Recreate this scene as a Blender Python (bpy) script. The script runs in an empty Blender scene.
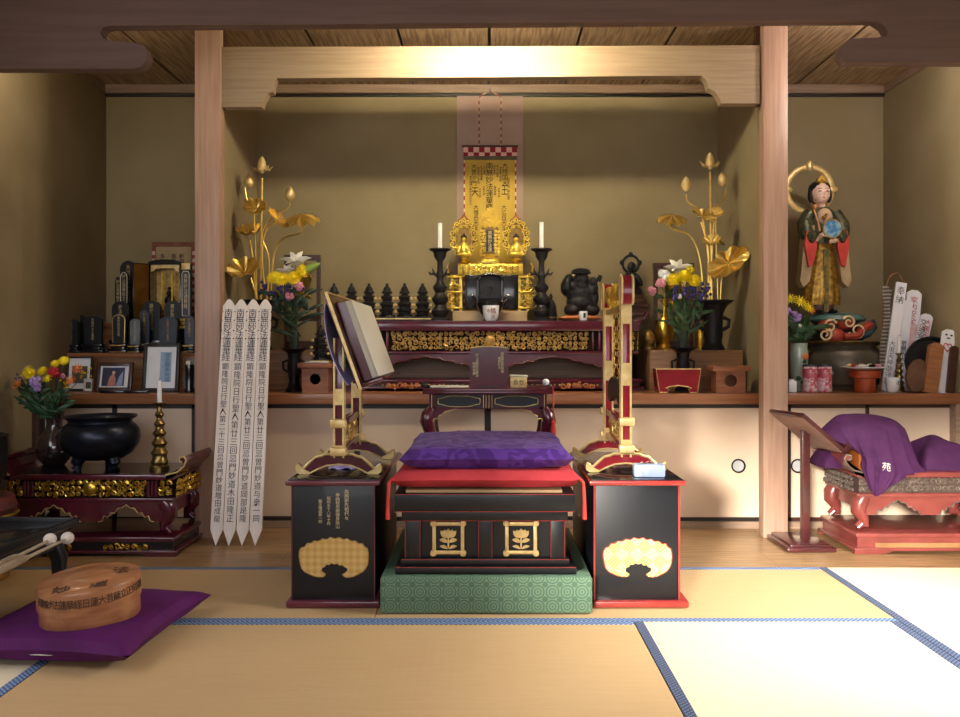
import bpy, bmesh, math, random
from mathutils import Vector, Matrix, Euler, noise
PI = math.pi
COL = bpy.context.scene.collection
random.seed(7)
# ---------------------------------------------------------------- camera measures
HC, FP, CX, CY = 0.955, 850.0, 485.0, 344.0
def PX(px, Y): return (px-CX)*Y/FP
def PZ(py, Y): return HC-(py-CY)*Y/FP
def R(d): return math.radians(d)
# ---------------------------------------------------------------- materials
def lin(h):
    h = h.lstrip('#'); o = []
    for i in (0, 2, 4):
        c = int(h[i:i+2], 16)/255
        o.append(c/12.92 if c <= .04045 else ((c+.055)/1.055)**2.4)
    return (*o, 1)
def node(nt, t, **kw):
    n = nt.nodes.new(t)
    for k, v in kw.items(): setattr(n, k, v)
    return n
def basemat(name, rough=.5, metal=0., coat=0., spec=.5):
    m = bpy.data.materials.new(name); m.use_nodes = True
    nt = m.node_tree; b = nt.nodes['Principled BSDF']
    b.inputs['Roughness'].default_value = rough
    b.inputs['Metallic'].default_value = metal
    b.inputs['Coat Weight'].default_value = coat
    b.inputs['Coat Roughness'].default_value = .08
    b.inputs['Specular IOR Level'].default_value = spec
    return m, nt, b
def M(name, c1, c2=None, rough=.5, metal=0., coat=0., scale=12., stretch=(1, 1, 1), bump=0., bscale=None, spec=.5, detail=4., lo=.35, hi=.65):
    """colour c1 mottled towards c2 with (stretched) noise, plus fine noise bump"""
    m, nt, b = basemat(name, rough, metal, coat, spec)
    tc = node(nt, 'ShaderNodeTexCoord'); mp = node(nt, 'ShaderNodeMapping')
    mp.inputs['Scale'].default_value = stretch
    nt.links.new(tc.outputs['Object'], mp.inputs['Vector'])
    nz = node(nt, 'ShaderNodeTexNoise'); nz.inputs['Scale'].default_value = scale; nz.inputs['Detail'].default_value = detail
    nt.links.new(mp.outputs['Vector'], nz.inputs['Vector'])
    rp = node(nt, 'ShaderNodeValToRGB')
    rp.color_ramp.elements[0].position = lo; rp.color_ramp.elements[1].position = hi
    rp.color_ramp.elements[0].color = lin(c1); rp.color_ramp.elements[1].color = lin(c2 or c1)
    nt.links.new(nz.outputs['Fac'], rp.inputs['Fac'])
    nt.links.new(rp.outputs['Color'], b.inputs['Base Color'])
    if bump:
        n2 = node(nt, 'ShaderNodeTexNoise'); n2.inputs['Scale'].default_value = bscale or scale*4; n2.inputs['Detail'].default_value = 3
        nt.links.new(mp.outputs['Vector'], n2.inputs['Vector'])
        bp = node(nt, 'ShaderNodeBump'); bp.inputs['Strength'].default_value = bump; bp.inputs['Distance'].default_value = .01
        nt.links.new(n2.outputs['Fac'], bp.inputs['Height']); nt.links.new(bp.outputs['Normal'], b.inputs['Normal'])
    return m
def mathn(nt, op, a, b=None):
    n = node(nt, 'ShaderNodeMath', operation=op)
    for i, v in enumerate((a, b)):
        if v is None: continue
        if isinstance(v, (int, float)): n.inputs[i].default_value = v
        else: nt.links.new(v, n.inputs[i])
    return n.outputs[0]
def xyz(nt, out='Object'):
    tc = node(nt, 'ShaderNodeTexCoord'); s = node(nt, 'ShaderNodeSeparateXYZ')
    nt.links.new(tc.outputs[out], s.inputs[0]); return tc.outputs[out], s.outputs
def mixc(nt, fac, c1, c2):
    n = node(nt, 'ShaderNodeMix', data_type='RGBA')
    nt.links.new(fac, n.inputs['Factor'])
    for k, c in ((6, c1), (7, c2)):
        if isinstance(c, str): n.inputs[k].default_value = lin(c)
        else: nt.links.new(c, n.inputs[k])
    return n.outputs[2]
def addbump(nt, b, h, strength=.3, dist=.01):
    bp = node(nt, 'ShaderNodeBump'); bp.inputs['Strength'].default_value = strength; bp.inputs['Distance'].default_value = dist
    nt.links.new(h, bp.inputs['Height']); nt.links.new(bp.outputs['Normal'], b.inputs['Normal'])
def tatami_mat(name, c1, c2, axis):
    """rush weave: fine ribs running along the axis, warp rows across them"""
    m, nt, b = basemat(name, .62, spec=.35)
    v, o = xyz(nt)
    a, c = (o[1], o[0]) if axis == 'x' else (o[0], o[1])
    rib = mathn(nt, 'SINE', mathn(nt, 'MULTIPLY', a, 2*PI/.0075))
    warp = mathn(nt, 'SINE', mathn(nt, 'MULTIPLY', c, 2*PI/.03))
    mp = node(nt, 'ShaderNodeMapping'); mp.inputs['Scale'].default_value = (1, 14, 1) if axis == 'x' else (14, 1, 1)
    nt.links.new(v, mp.inputs[0])
    nz = node(nt, 'ShaderNodeTexNoise'); nz.inputs['Scale'].default_value = 9; nz.inputs['Detail'].default_value = 5
    nt.links.new(mp.outputs[0], nz.inputs['Vector'])
    big = node(nt, 'ShaderNodeTexNoise'); big.inputs['Scale'].default_value = 2.2
    nt.links.new(v, big.inputs['Vector'])
    f = mathn(nt, 'ADD', mathn(nt, 'MULTIPLY', nz.outputs['Fac'], .7), mathn(nt, 'MULTIPLY', big.outputs['Fac'], .5))
    f = mathn(nt, 'ADD', mathn(nt, 'ADD', f, -.1), mathn(nt, 'MULTIPLY', rib, .10))
    nt.links.new(mixc(nt, f, c1, c2), b.inputs['Base Color'])
    addbump(nt, b, mathn(nt, 'ADD', rib, mathn(nt, 'MULTIPLY', warp, .35)), .25, .0012)
    return m
def heri_mat(name, c1, c2, axis):
    """woven cloth edging with small pale lozenges"""
    m, nt, b = basemat(name, .8, spec=.2)
    v, o = xyz(nt)
    p = .0165
    s1 = mathn(nt, 'SINE', mathn(nt, 'MULTIPLY', o[0], 2*PI/p)); s2 = mathn(nt, 'SINE', mathn(nt, 'MULTIPLY', o[1], 2*PI/p))
    f = mathn(nt, 'GREATER_THAN', mathn(nt, 'MULTIPLY', s1, s2), .12)
    nt.links.new(mixc(nt, f, c1, c2), b.inputs['Base Color'])
    return m
def brocade_green():
    m, nt, b = basemat('green_brocade', .65, spec=.3)
    v, o = xyz(nt)
    P = .052
    def cell(off):
        cx = mathn(nt, 'SUBTRACT', mathn(nt, 'FRACT', mathn(nt, 'ADD', mathn(nt, 'DIVIDE', o[0], P), off)), .5)
        cz = mathn(nt, 'SUBTRACT', mathn(nt, 'FRACT', mathn(nt, 'ADD', mathn(nt, 'DIVIDE', mathn(nt, 'ADD', o[2], o[1]), P), off)), .5)
        return mathn(nt, 'SQRT', mathn(nt, 'ADD', mathn(nt, 'MULTIPLY', cx, cx), mathn(nt, 'MULTIPLY', cz, cz)))
    d = cell(0); e = cell(.5)
    def ring(d, r, w): return mathn(nt, 'LESS_THAN', mathn(nt, 'ABSOLUTE', mathn(nt, 'SUBTRACT', d, r)), w)
    f = mathn(nt, 'MAXIMUM', mathn(nt, 'MAXIMUM', ring(d, .42, .05), ring(d, .22, .04)), mathn(nt, 'LESS_THAN', e, .2))
    f = mathn(nt, 'MAXIMUM', f, mathn(nt, 'LESS_THAN', d, .07))
    nt.links.new(mixc(nt, mathn(nt, 'MULTIPLY', f, .85), '#6f8c74', '#4e6a56'), b.inputs['Base Color'])
    return m
def brocade_purple():
    m, nt, b = basemat('purple_brocade', .6, spec=.25)
    b.inputs['Sheen Weight'].default_value = .05
    v, o = xyz(nt)
    vo = node(nt, 'ShaderNodeTexNoise'); vo.inputs['Scale'].default_value = 11; vo.inputs['Detail'].default_value = 1.5; vo.inputs['Distortion'].default_value = 2.2
    nt.links.new(v, vo.inputs['Vector'])
    rp = node(nt, 'ShaderNodeValToRGB'); rp.color_ramp.elements[0].position = .47; rp.color_ramp.elements[1].position = .52
    nt.links.new(vo.outputs['Fac'], rp.inputs['Fac'])
    nt.links.new(mixc(nt, rp.outputs['Color'], '#452273', '#58348c'), b.inputs['Base Color'])
    r = mathn(nt, 'ADD', mathn(nt, 'MULTIPLY', rp.outputs['Color'], -.12), .62); nt.links.new(r, b.inputs['Roughness'])
    wr = node(nt, 'ShaderNodeTexNoise'); wr.inputs['Scale'].default_value = 6
    nt.links.new(v, wr.inputs['Vector']); addbump(nt, b, wr.outputs['Fac'], .35, .03)
    return m
def weave_gold(name, c1, c2, metal, rough, P=.034, kpar=.5):
    """gold leaf ornament engraved with a basket weave"""
    m, nt, b = basemat(name, rough, metal)
    v, o = xyz(nt)
    u = mathn(nt, 'ADD', o[0], o[2]); w = mathn(nt, 'SUBTRACT', o[0], o[2])
    cu = mathn(nt, 'FLOOR', mathn(nt, 'DIVIDE', u, P)); cw = mathn(nt, 'FLOOR', mathn(nt, 'DIVIDE', w, P))
    par = mathn(nt, 'MODULO', mathn(nt, 'ABSOLUTE', mathn(nt, 'ADD', cu, cw)), 2)
    su = mathn(nt, 'SINE', mathn(nt, 'MULTIPLY', u, 2*PI*4/P)); sw = mathn(nt, 'SINE', mathn(nt, 'MULTIPLY', w, 2*PI*4/P))
    h = mathn(nt, 'ADD', mathn(nt, 'MULTIPLY', par, su), mathn(nt, 'MULTIPLY', mathn(nt, 'SUBTRACT', 1, par), sw))
    f = mathn(nt, 'ADD', mathn(nt, 'MULTIPLY', h, .3), mathn(nt, 'MULTIPLY', par, kpar))
    nt.links.new(mixc(nt, f, c1, c2), b.inputs['Base Color'])
    addbump(nt, b, h, .5, .002)
    return m
def checker_cloth(name, c1, c2, p):
    m, nt, b = basemat(name, .8)
    v, o = xyz(nt)
    f = mathn(nt, 'GREATER_THAN', mathn(nt, 'MULTIPLY', mathn(nt, 'SINE', mathn(nt, 'MULTIPLY', o[0], PI/p)), mathn(nt, 'SINE', mathn(nt, 'MULTIPLY', o[2], PI/p))), 0)
    nt.links.new(mixc(nt, f, c1, c2), b.inputs['Base Color']); return m
def stripes(name, c1, c2, p, axis=2, duty=0.):
    m, nt, b = basemat(name, .7)
    v, o = xyz(nt)
    f = mathn(nt, 'GREATER_THAN', mathn(nt, 'SINE', mathn(nt, 'MULTIPLY', o[axis], 2*PI/p)), duty)
    nt.links.new(mixc(nt, f, c1, c2), b.inputs['Base Color']); return m
def emis(name, c, s):
    m, nt, b = basemat(name); b.inputs['Emission Color'].default_value = lin(c); b.inputs['Emission Strength'].default_value = s
    b.inputs['Base Color'].default_value = lin(c); return m

W_PALE = M('pale_cedar', '#b0907e', '#a07e6c', .45, scale=5, stretch=(14, 14, .7), bump=.06)
W_PALEX = M('pale_cedar_across', '#98846c', '#8c7660', .45, scale=5, stretch=(.7, 14, 14), bump=.06)
W_BEAM = M('dark_beam', '#745d54', '#6a534a', .6, scale=3, stretch=(.6, 12, 12), bump=.05)
W_CEIL = M('ceiling_board', '#ac9274', '#80664e', .55, scale=7, stretch=(9, .6, 9), bump=.1, detail=6, lo=.4, hi=.6)
W_TRIM = M('cedar_trim', '#9a8270', '#856c5a', .5, scale=5, stretch=(.7, 12, 12))
W_LEDGE = M('ledge_wood', '#a06c4c', '#8a5638', .35, scale=5, stretch=(.6, 10, 14), bump=.03, coat=.2)
W_STEP = M('step_wood', '#96704f', '#7e5a3e', .4, scale=5, stretch=(.6, 10, 14))
W_FLOOR = M('floor_board', '#a9875f', '#7d6144', .32, scale=5, stretch=(.8, 11, 11), bump=.03, detail=5)
W_BOX = M('cedar_box', '#9a6244', '#824d36', .5, scale=6, stretch=(1, 1, 6))
W_SOTO = M('bare_plank', '#efe6e0', '#e4d8d0', .6, scale=5, stretch=(14, 14, .7))
W_DARK = M('dark_wood', '#4a2a20', '#351c16', .4, scale=6, stretch=(1, 1, 8), coat=.3)
W_ROSE = M('rosewood', '#4e2224', '#38181a', .28, scale=6, stretch=(1, 6, 1), coat=.5)
W_ZELK = M('zelkova', '#a5714c', '#8a5738', .35, scale=9, stretch=(.6, 5, 5), coat=.3)
PLAST = M('ochre_plaster', '#98886c', '#8d7d61', .9, scale=3, bump=.15, bscale=160, spec=.15)
PLAST_D = M('sand_plaster', '#988a6d', '#8e8062', .9, scale=3, bump=.15, bscale=160, spec=.15)
PANELM = M('mauve_panel', '#aa9288', '#a0877c', .85, scale=4, bump=.05, bscale=120, spec=.2)
FUSU = M('fusuma_paper', '#dfc8b2', '#d8bfa8', .8, scale=4, spec=.2)
BLACK = M('black_lacquer', '#0c0e16', '#10131c', .22, coat=.6)
BLACKM = M('black_satin', '#0e1119', '#0a0c13', .42, coat=.1)
REDT = M('faded_red_lacquer', '#8a423e', '#783834', .3, coat=.5)
RUST = M('rust_ink', '#8a5440', '#7a4836', .6)
REDG = M('frieze_ground', '#5a4642', '#4c3c38', .7)
LGOLD = M('lotus_gold', '#ecca72', '#d6b058', .3, metal=.85, scale=25)
TPAPER = M('talisman_paper', '#eceef8', '#e2e4f0', .7)
BFRAME = M('black_frame', '#1c1412', '#241a16', .45)
MAROON = M('maroon_lacquer', '#581a2c', '#4a1424', .22, coat=.6)
MAROON_E = M('maroon_edge', '#6a2a3a', '#5c2030', .3, coat=.4)
REDL = M('red_lacquer', '#8a1626', '#7a1020', .25, coat=.6)
VERM = M('vermilion_lacquer', '#a03a34', '#8c2e2c', .25, coat=.6)
GOLD = M('gold_leaf', '#e6c456', '#cca444', .32, metal=1., scale=30, bump=.15, bscale=60)
GOLDB = M('bright_gold', '#f4d868', '#dfbc4c', .38, metal=.85, scale=40, bump=.2, bscale=80)
GOLDP = M('pale_gold', '#e8cf96', '#d2b476', .45, metal=.55, scale=30)
GOLDD = M('dull_gold', '#cdaa66', '#a07e44', .42, metal=.7, scale=40, bump=.3, bscale=90)
BRASS = M('old_brass', '#9a8250', '#6e5a34', .3, metal=.9, scale=20)
BRONZE = M('dark_bronze', '#1d1b20', '#28242a', .38, metal=.6, scale=20, bump=.06)
IRON = M('black_iron', '#17161a', '#201e22', .5, metal=.3, scale=20, bump=.1)
BRONZE_C = M('blue_black_bronze', '#2a3040', '#20242e', .32, metal=.7, scale=8)
BRONZE_G = M('green_brown_bronze', '#746a5c', '#565044', .42, metal=.3, scale=9)
SILVER_T = M('grey_tablet', '#444a56', '#343a44', .4, metal=.3)
PAPER = M('white_paper', '#e6e2da', '#dcd6cc', .8, spec=.2)
PAPERY = M('cream_paper', '#dcd9cc', '#d6d2c4', .8, spec=.2, scale=2)
INK = M('black_ink', '#1a1820', '#2a2830', .8, spec=.2)
REDINK = M('red_ink', '#b04048', '#c05058', .8)
GOLDTXT = M('gold_writing', '#d8c89a', '#c8b684', .45, metal=.3)
PURPLE = M('purple_cloth', '#4c2450', '#421e46', .75, scale=20, bump=.25, bscale=9, spec=.2)
PURPLE_D = M('deep_purple_cloth', '#56145a', '#4a104c', .7, scale=10, bump=.2, bscale=8, spec=.25)
LILAC = M('lilac_cloth', '#b4acdc', '#a096d0', .8)
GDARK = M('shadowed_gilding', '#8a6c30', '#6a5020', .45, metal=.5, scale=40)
REDC = M('red_cloth', '#c8444a', '#b93a42', .75, scale=14, bump=.15, bscale=10, spec=.2)
ORANGEC = M('orange_cloth', '#c07848', '#a8643a', .8)
TASSEL = M('red_cord', '#d03a30', '#c02c28', .7)
CANDLE = M('candle_wax', '#f2f2f0', '#eaeaea', .5)
PORC = M('white_porcelain', '#eef3fa', '#e4eaf2', .2, coat=.4)
CELAD = M('celadon', '#a8b8b0', '#95a8a0', .2, coat=.5)
GLASSY = M('dark_glass', '#2c3c38', '#223030', .1, coat=.8)
BROWNJ = M('brown_glaze', '#3a2c28', '#241c1c', .15, coat=.8, scale=8)
DKBACK = M('dark_frieze_ground', '#1a1210', '#241812', .8, spec=.1)
LEAFG = M('leaf_green', '#2e5230', '#1e3c24', .5, scale=14)
LEAFD = M('dark_leaf', '#203a26', '#162a1c', .5, scale=14)
STEMG = M('stem_green', '#48663c', '#35522e', .5)
YEL = M('yellow_petal', '#f8e422', '#f0d410', .6); YELC = M('yellow_centre', '#d8a800', '#c09000', .7)
WHITEP = M('white_petal', '#eceae4', '#dcdcd0', .6); PINKP = M('pink_petal', '#d894a8', '#c47a94', .6)
ORANP = M('orange_petal', '#e08a4a', '#d07030', .6); REDP = M('red_petal', '#b81c30', '#a01428', .6)
LILP = M('lilac_petal', '#b49ad8', '#9c80c8', .6); VIOP = M('violet_petal', '#4a3a90', '#382c78', .6)
LIMEP = M('lime_bud', '#a8c468', '#8cac50', .6)
SKIN = M('painted_skin', '#e0b8a4', '#d8ac98', .5); HAIR = M('painted_hair', '#141214', '#1c181a', .4)
TERRA = M('orange_glaze', '#b84e26', '#a03e1c', .35, coat=.3)
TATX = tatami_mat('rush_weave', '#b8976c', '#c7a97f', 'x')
TATY = tatami_mat('rush_weave_painted_sheen', '#dccaa8', '#e6d8bc', 'y')  # reed sheen and sunlight put into the colour as a paler weave
HERI = heri_mat('blue_edging', '#3a5585', '#8fa2c0', 'x')
HERID = heri_mat('indigo_edging', '#34405c', '#66708a', 'x')
GREENB = brocade_green(); PURPB = brocade_purple()
WEAVEG = weave_gold('engraved_gold', '#c89e50', '#f0d89c', .5, .45, .026, .42)
WEAVEP = weave_gold('pale_engraved_gold', '#c49c50', '#fae8c0', .3, .5, .055)  # coarser weave with paler strands than on the other desk

# ---------------------------------------------------------------- mesh builder
class MB:
    def __init__(s): s.bm = bmesh.new()
    def _x(s, vs, c, rot):
        m = Matrix.Translation(Vector(c)) @ (Euler(rot).to_matrix().to_4x4() if rot is not None else Matrix())
        bmesh.ops.transform(s.bm, matrix=m, verts=vs)
    def box(s, c, d, rot=None, bev=0., seg=2):
        r = bmesh.ops.create_cube(s.bm, size=1); vs = r['verts']
        bmesh.ops.scale(s.bm, vec=d, verts=vs)
        if bev:
            es = list({e for v in vs for e in v.link_edges})
            q = bmesh.ops.bevel(s.bm, geom=es, offset=bev, segments=seg, affect='EDGES', profile=.5)
            vs = list({v for f in q['faces'] for v in f.verts} | {v for v in vs if v.is_valid})
        s._x(vs, c, rot); return s
    def bx(s, x0, x1, y0, y1, z0, z1, bev=0.):
        return s.box(((x0+x1)/2, (y0+y1)/2, (z0+z1)/2), (abs(x1-x0), abs(y1-y0), abs(z1-z0)), None, bev)
    def ring(s, rings, closed=True, caps=True):
        vs = [[s.bm.verts.new(p) for p in r] for r in rings]; n = len(vs[0])
        for a, b in zip(vs, vs[1:]):
            for i in range(n if closed else n-1):
                j = (i+1) % n
                try: s.bm.faces.new((a[i], a[j], b[j], b[i]))
                except ValueError: pass
        if caps and closed:
            for r in (vs[0], vs[-1]):
                try: s.bm.faces.new(r)
                except ValueError: pass
        return [v for r in vs for v in r]
    def lathe(s, prof, c=(0, 0, 0), n=24, sx=1., sy=1., rot=None, caps=True):
        rings = [[(max(r, 1e-4)*sx*math.cos(2*PI*i/n), max(r, 1e-4)*sy*math.sin(2*PI*i/n), z) for i in range(n)] for r, z in prof]
        s._x(s.ring(rings, True, caps), c, rot); return s
    def cyl(s, c, r, h, n=20, rot=None): return s.lathe([(r, 0), (r, h)], c, n, rot=rot)
    def tube(s, pts, r, n=7, flat=1.):
        pts = [Vector(p) for p in pts]; k = len(pts); rings = []
        up = None
        for i, p in enumerate(pts):
            t = (pts[min(i+1, k-1)]-pts[max(i-1, 0)]).normalized()
            if up is None:
                up = Vector((0, 0, 1)) if abs(t.z) < .9 else Vector((0, 1, 0))
            u = t.cross(up);
            if u.length < 1e-6: u = t.cross(Vector((1, 0, 0)))
            u.normalize(); w = u.cross(t).normalized(); up = w
            q = r[i] if isinstance(r, (list, tuple)) else r
            rings.append([p+u*q*math.cos(2*PI*j/n)+w*q*flat*math.sin(2*PI*j/n) for j in range(n)])
        s.ring(rings); return s
    def prism(s, poly, o, u, v, d):
        """polygon in the plane o + a*u + b*v, pulled along d"""
        o, u, v, d = Vector(o), Vector(u), Vector(v), Vector(d)
        a = [o+u*p[0]+v*p[1] for p in poly]
        s.ring([a, [p+d for p in a]]); return s
    def xz(s, poly, y0, y1): return s.prism(poly, (0, y0, 0), (1, 0, 0), (0, 0, 1), (0, y1-y0, 0))
    def yz(s, poly, x0, x1): return s.prism(poly, (x0, 0, 0), (0, 1, 0), (0, 0, 1), (x1-x0, 0, 0))
    def xy(s, poly, z0, z1): return s.prism(poly, (0, 0, z0), (1, 0, 0), (0, 1, 0), (0, 0, z1-z0))
    def ell(s, c, r, rot=None, u=16, v=10):
        q = bmesh.ops.create_uvsphere(s.bm, u_segments=u, v_segments=v, radius=1); vs = q['verts']
        bmesh.ops.scale(s.bm, vec=r if hasattr(r, '__len__') else (r, r, r), verts=vs); s._x(vs, c, rot); return s
    def grid(s, fn, nu, nv, closeu=False):
        vs = [[s.bm.verts.new(fn(i/(nu if closeu else nu-1), j/(nv-1))) for i in range(nu)] for j in range(nv)]
        for a, b in zip(vs, vs[1:]):
            for i in range(nu if closeu else nu-1):
                k = (i+1) % nu
                try: s.bm.faces.new((a[i], a[k], b[k], b[i]))
                except ValueError: pass
        return s
    def solidify(s, t):
        bmesh.ops.recalc_face_normals(s.bm, faces=s.bm.faces)
        bmesh.ops.solidify(s.bm, geom=list(s.bm.faces), thickness=t); return s
    def spiral(s, c, R0, turns, dirn, ph, rt, n=14, y=0., k=5):
        pts = []
        for i in range(n):
            t = i/(n-1); a = ph+dirn*turns*2*PI*t; r = R0*(1-.8*t)
            pts.append((c[0]+r*math.cos(a), y-.3*rt*t, c[1]+r*math.sin(a)))
        return s.tube(pts, [rt*(1.05-.4*i/(n-1)) for i in range(n)], k)
    def carve(s, x0, x1, z0, z1, y, cell, seed=1):
        """openwork of scrolling tendrils and leaves in the plane facing -y"""
        rnd = random.Random(seed); nx = max(1, round((x1-x0)/cell)); nz = max(1, round((z1-z0)/cell))
        dx, dz = (x1-x0)/nx, (z1-z0)/nz
        for i in range(nx):
            for j in range(nz):
                c = (x0+(i+.5)*dx+rnd.uniform(-.12, .12)*dx, z0+(j+.5)*dz+rnd.uniform(-.1, .1)*dz)
                s.spiral(c, min(dx, dz)*rnd.uniform(.46, .62), rnd.uniform(.9, 1.5), rnd.choice((-1, 1)), rnd.uniform(0, 6.3), cell*.17, 11, y-rnd.uniform(0, .2)*cell)
                if rnd.random() < .85:
                    s.ell((x0+(i+rnd.random())*dx, y, z0+(j+rnd.uniform(.2, .8))*dz), (cell*.26, cell*.16, cell*.12), (0, rnd.uniform(0, 3), 0), 8, 5)
        return s
    def build(s, name, mat, parent=None, loc=(0, 0, 0), rot=None, ang=38, sub=0):
        bm = s.bm; bmesh.ops.recalc_face_normals(bm, faces=bm.faces)
        me = bpy.data.meshes.new(name); bm.to_mesh(me); bm.free()
        for p in me.polygons: p.use_smooth = True
        me.set_sharp_from_angle(angle=R(ang))
        o = bpy.data.objects.new(name, me); COL.objects.link(o)
        me.materials.append(mat)
        if parent is not None: o.parent = parent
        o.location = loc
        if rot is not None: o.rotation_euler = rot
        if sub:
            md = o.modifiers.new('sub', 'SUBSURF'); md.levels = sub; md.render_levels = sub
        return o
def thing(name, label, cat, loc=(0, 0, 0), rz=0., group=None):
    o = bpy.data.objects.new(name, None); o.empty_display_size = .05; COL.objects.link(o)
    o.location = loc; o.rotation_euler = (0, 0, rz)
    o['label'] = label; o['category'] = cat
    if group: o['group'] = group
    return o
def tag(o, label, cat, group=None):
    o['label'] = label; o['category'] = cat
    if group: o['group'] = group
    return o
def struct(o, label=None):
    o['kind'] = 'structure'
    if label: o['label'] = label
    return o
def copy_tree(o, parent=None):
    c = o.copy(); COL.objects.link(c)
    if parent is not None: c.parent = parent
    for ch in [x for x in o.children]: copy_tree(ch, c)
    return c
def text(s, size, mat, name, parent=None, loc=(0, 0, 0), rot=(PI/2, 0, 0), vert=True, ext=.0006, sx=1., line=.95, thin=0.):
    cu = bpy.data.curves.new('t', 'FONT'); cu.body = '\n'.join(s) if vert else s
    cu.size = size; cu.align_x = 'CENTER'; cu.align_y = 'TOP'; cu.space_line = line; cu.extrude = ext; cu.resolution_u = 1; cu.offset = -thin*size
    t = bpy.data.objects.new('t', cu); COL.objects.link(t); bpy.context.view_layer.update()
    me = bpy.data.meshes.new_from_object(t.evaluated_get(bpy.context.evaluated_depsgraph_get()))
    bpy.data.objects.remove(t); bpy.data.curves.remove(cu)
    me.name = name; me.materials.clear(); me.materials.append(mat)
    if sx != 1.:
        for v in me.vertices: v.co.x *= sx
    o = bpy.data.objects.new(name, me); COL.objects.link(o)
    if parent is not None: o.parent = parent
    o.location = loc; o.rotation_euler = rot
    return o
def join(objs):
    """merge several writing meshes of one part into one mesh"""
    bm = bmesh.new(); a = objs[0]
    for o in objs:
        me = o.data.copy(); me.transform(o.matrix_basis); bm.from_mesh(me); bpy.data.meshes.remove(me)
    me = bpy.data.meshes.new(a.name); bm.to_mesh(me); bm.free(); me.materials.append(a.data.materials[0])
    a.data = me; a.matrix_basis = Matrix()
    for o in objs[1:]: bpy.data.objects.remove(o)
    return a
def pillow(mb, w, d, h, c=(0, 0, 0), n=22, sag=.0, pinch=.10, seed=0, pw=.42):
    """stuffed floor cushion with drawn-out corners"""
    for sgn in (1, -1):
        def fn(a, b):
            u, v = a*2-1, b*2-1
            e = max(0, (1-abs(u)**2.6)*(1-abs(v)**2.6))**pw
            k = 1-pinch*(1-abs(u)**2)*abs(v)**3; l = 1-pinch*(1-abs(v)**2)*abs(u)**3
            wob = noise.noise((u*2.3+seed, v*2.3, sgn*3+seed))*.06*h
            z = sgn*h/2*e+wob*e
            if sgn > 0: z -= sag*(1-u*u)*(1-v*v)
            return Vector((c[0]+u*w/2*l, c[1]+v*d/2*k, c[2]+z))
        mb.grid(fn, n, n)
    bmesh.ops.remove_doubles(mb.bm, verts=mb.bm.verts, dist=.0008)
    return mb
# ================================================================ the room
YB = 5.23; ZC = 2.54; XL, XR = -2.33, 2.45; YW = 4.41; YF = -2.0
def sbox(name, mat, x0, x1, y0, y1, z0, z1, bev=0.):
    return struct(MB().bx(x0, x1, y0, y1, z0, z1, bev).build(name, mat))
sbox('floor', W_FLOOR, XL-.1, XR+.1, YF-.1, YB+.1, -.12, -.045)
# boarded strip between mats and cabinets: one floor surface with plank seams
mb = MB()
xs = [XL, -1.62, -.9, -.18, .54, 1.26, 1.86, XR]
for k, (y0, y1) in enumerate(((3.632, 3.90), (3.902, 4.16), (4.162, 4.47))):
    off = (.0, .31, .12)[k]
    cut = [XL]+[min(x+off, XR) for x in xs[1:-1]]+[XR]
    for a, b in zip(cut, cut[1:]): mb.bx(a, b-.0015, y0, y1, -.045, 0)
struct(mb.build('floor_boards', W_FLOOR))
sbox('wall_back', PLAST_D, XL-.1, XR+.1, YB, YB+.1, 0, ZC)
sbox('wall_left', PLAST, XL-.1, XL, YF, YB, -.045, ZC)
sbox('wall_right', PLAST_D, XR, XR+.1, YF, YB, -.045, ZC)
# wall behind the viewer with its window openings
mb = MB(); wx0, wx1, wz0, wz1 = -1.97, .62, 1.02, 1.84
mb.bx(XL, wx0, YF-.1, YF, -.045, ZC); mb.bx(wx1, XR, YF-.1, YF, -.045, ZC)
mb.bx(wx0, wx1, YF-.1, YF, -.045, wz0); mb.bx(wx0, wx1, YF-.1, YF, wz1, ZC)
struct(mb.build('wall_front', PLAST))
mb = MB()
for z in (wz0, wz1): mb.bx(wx0-.04, wx1+.04, YF-.12, YF+.02, z-.02, z+.02)
for x in (wx0, (wx0+wx1)/2, wx1): mb.bx(x-.02, x+.02, YF-.12, YF+.02, wz0, wz1)
struct(mb.build('window_1', W_TRIM))
# ceiling boards with dark gaps running towards the back wall
sbox('ceiling_front', W_CEIL, XL-.1, XR+.1, YF-.1, 3.6, ZC+.03, ZC+.09)
sbox('ceiling_void', BFRAME, XL-.1, XR+.1, 3.5, YB+.1, ZC+.035, ZC+.09)
gaps = [XL-.05, -1.84, -1.375, -.908, -.441, .022, .488, .955, 1.42, 1.90, XR+.05]
mb = MB()
for a, b in zip(gaps, gaps[1:]): mb.bx(a+.008, b-.008, 3.5, YB+.05, ZC, ZC+.03)
struct(mb.build('ceiling', W_CEIL))
# cornice along the back wall and down the side walls
mb = MB().bx(XL, XR, YB-.04, YB, ZC-.05, ZC).bx(XL, XL+.012, 3.7, YB, ZC-.05, ZC).bx(XR-.012, XR, 3.7, YB, ZC-.05, ZC)
struct(mb.build('trim_1', W_TRIM))
struct(MB().bx(XL, XR, YB-.02, YB, ZC-.066, ZC-.05).build('trim_2', BFRAME))
# the two cedar posts
for n, x0, x1 in (('trim_3', PX(194.5, 4.18), PX(220, 4.18)), ('trim_4', PX(763.5, 4.18), PX(788.2, 4.18))):
    sbox(n, W_PALE, x0, x1, 4.18, 4.255, 0, ZC, .005)
PLX, PRX = PX(207, 4.18), PX(776, 4.18)
sbox('wall_partition_left', PLAST, PLX-.085, PLX-.035, 4.255, YB, .70, ZC)
sbox('wall_partition_right', PLAST_D, PRX+.0, PRX+.05, 4.255, YB, .70, ZC)
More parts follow.
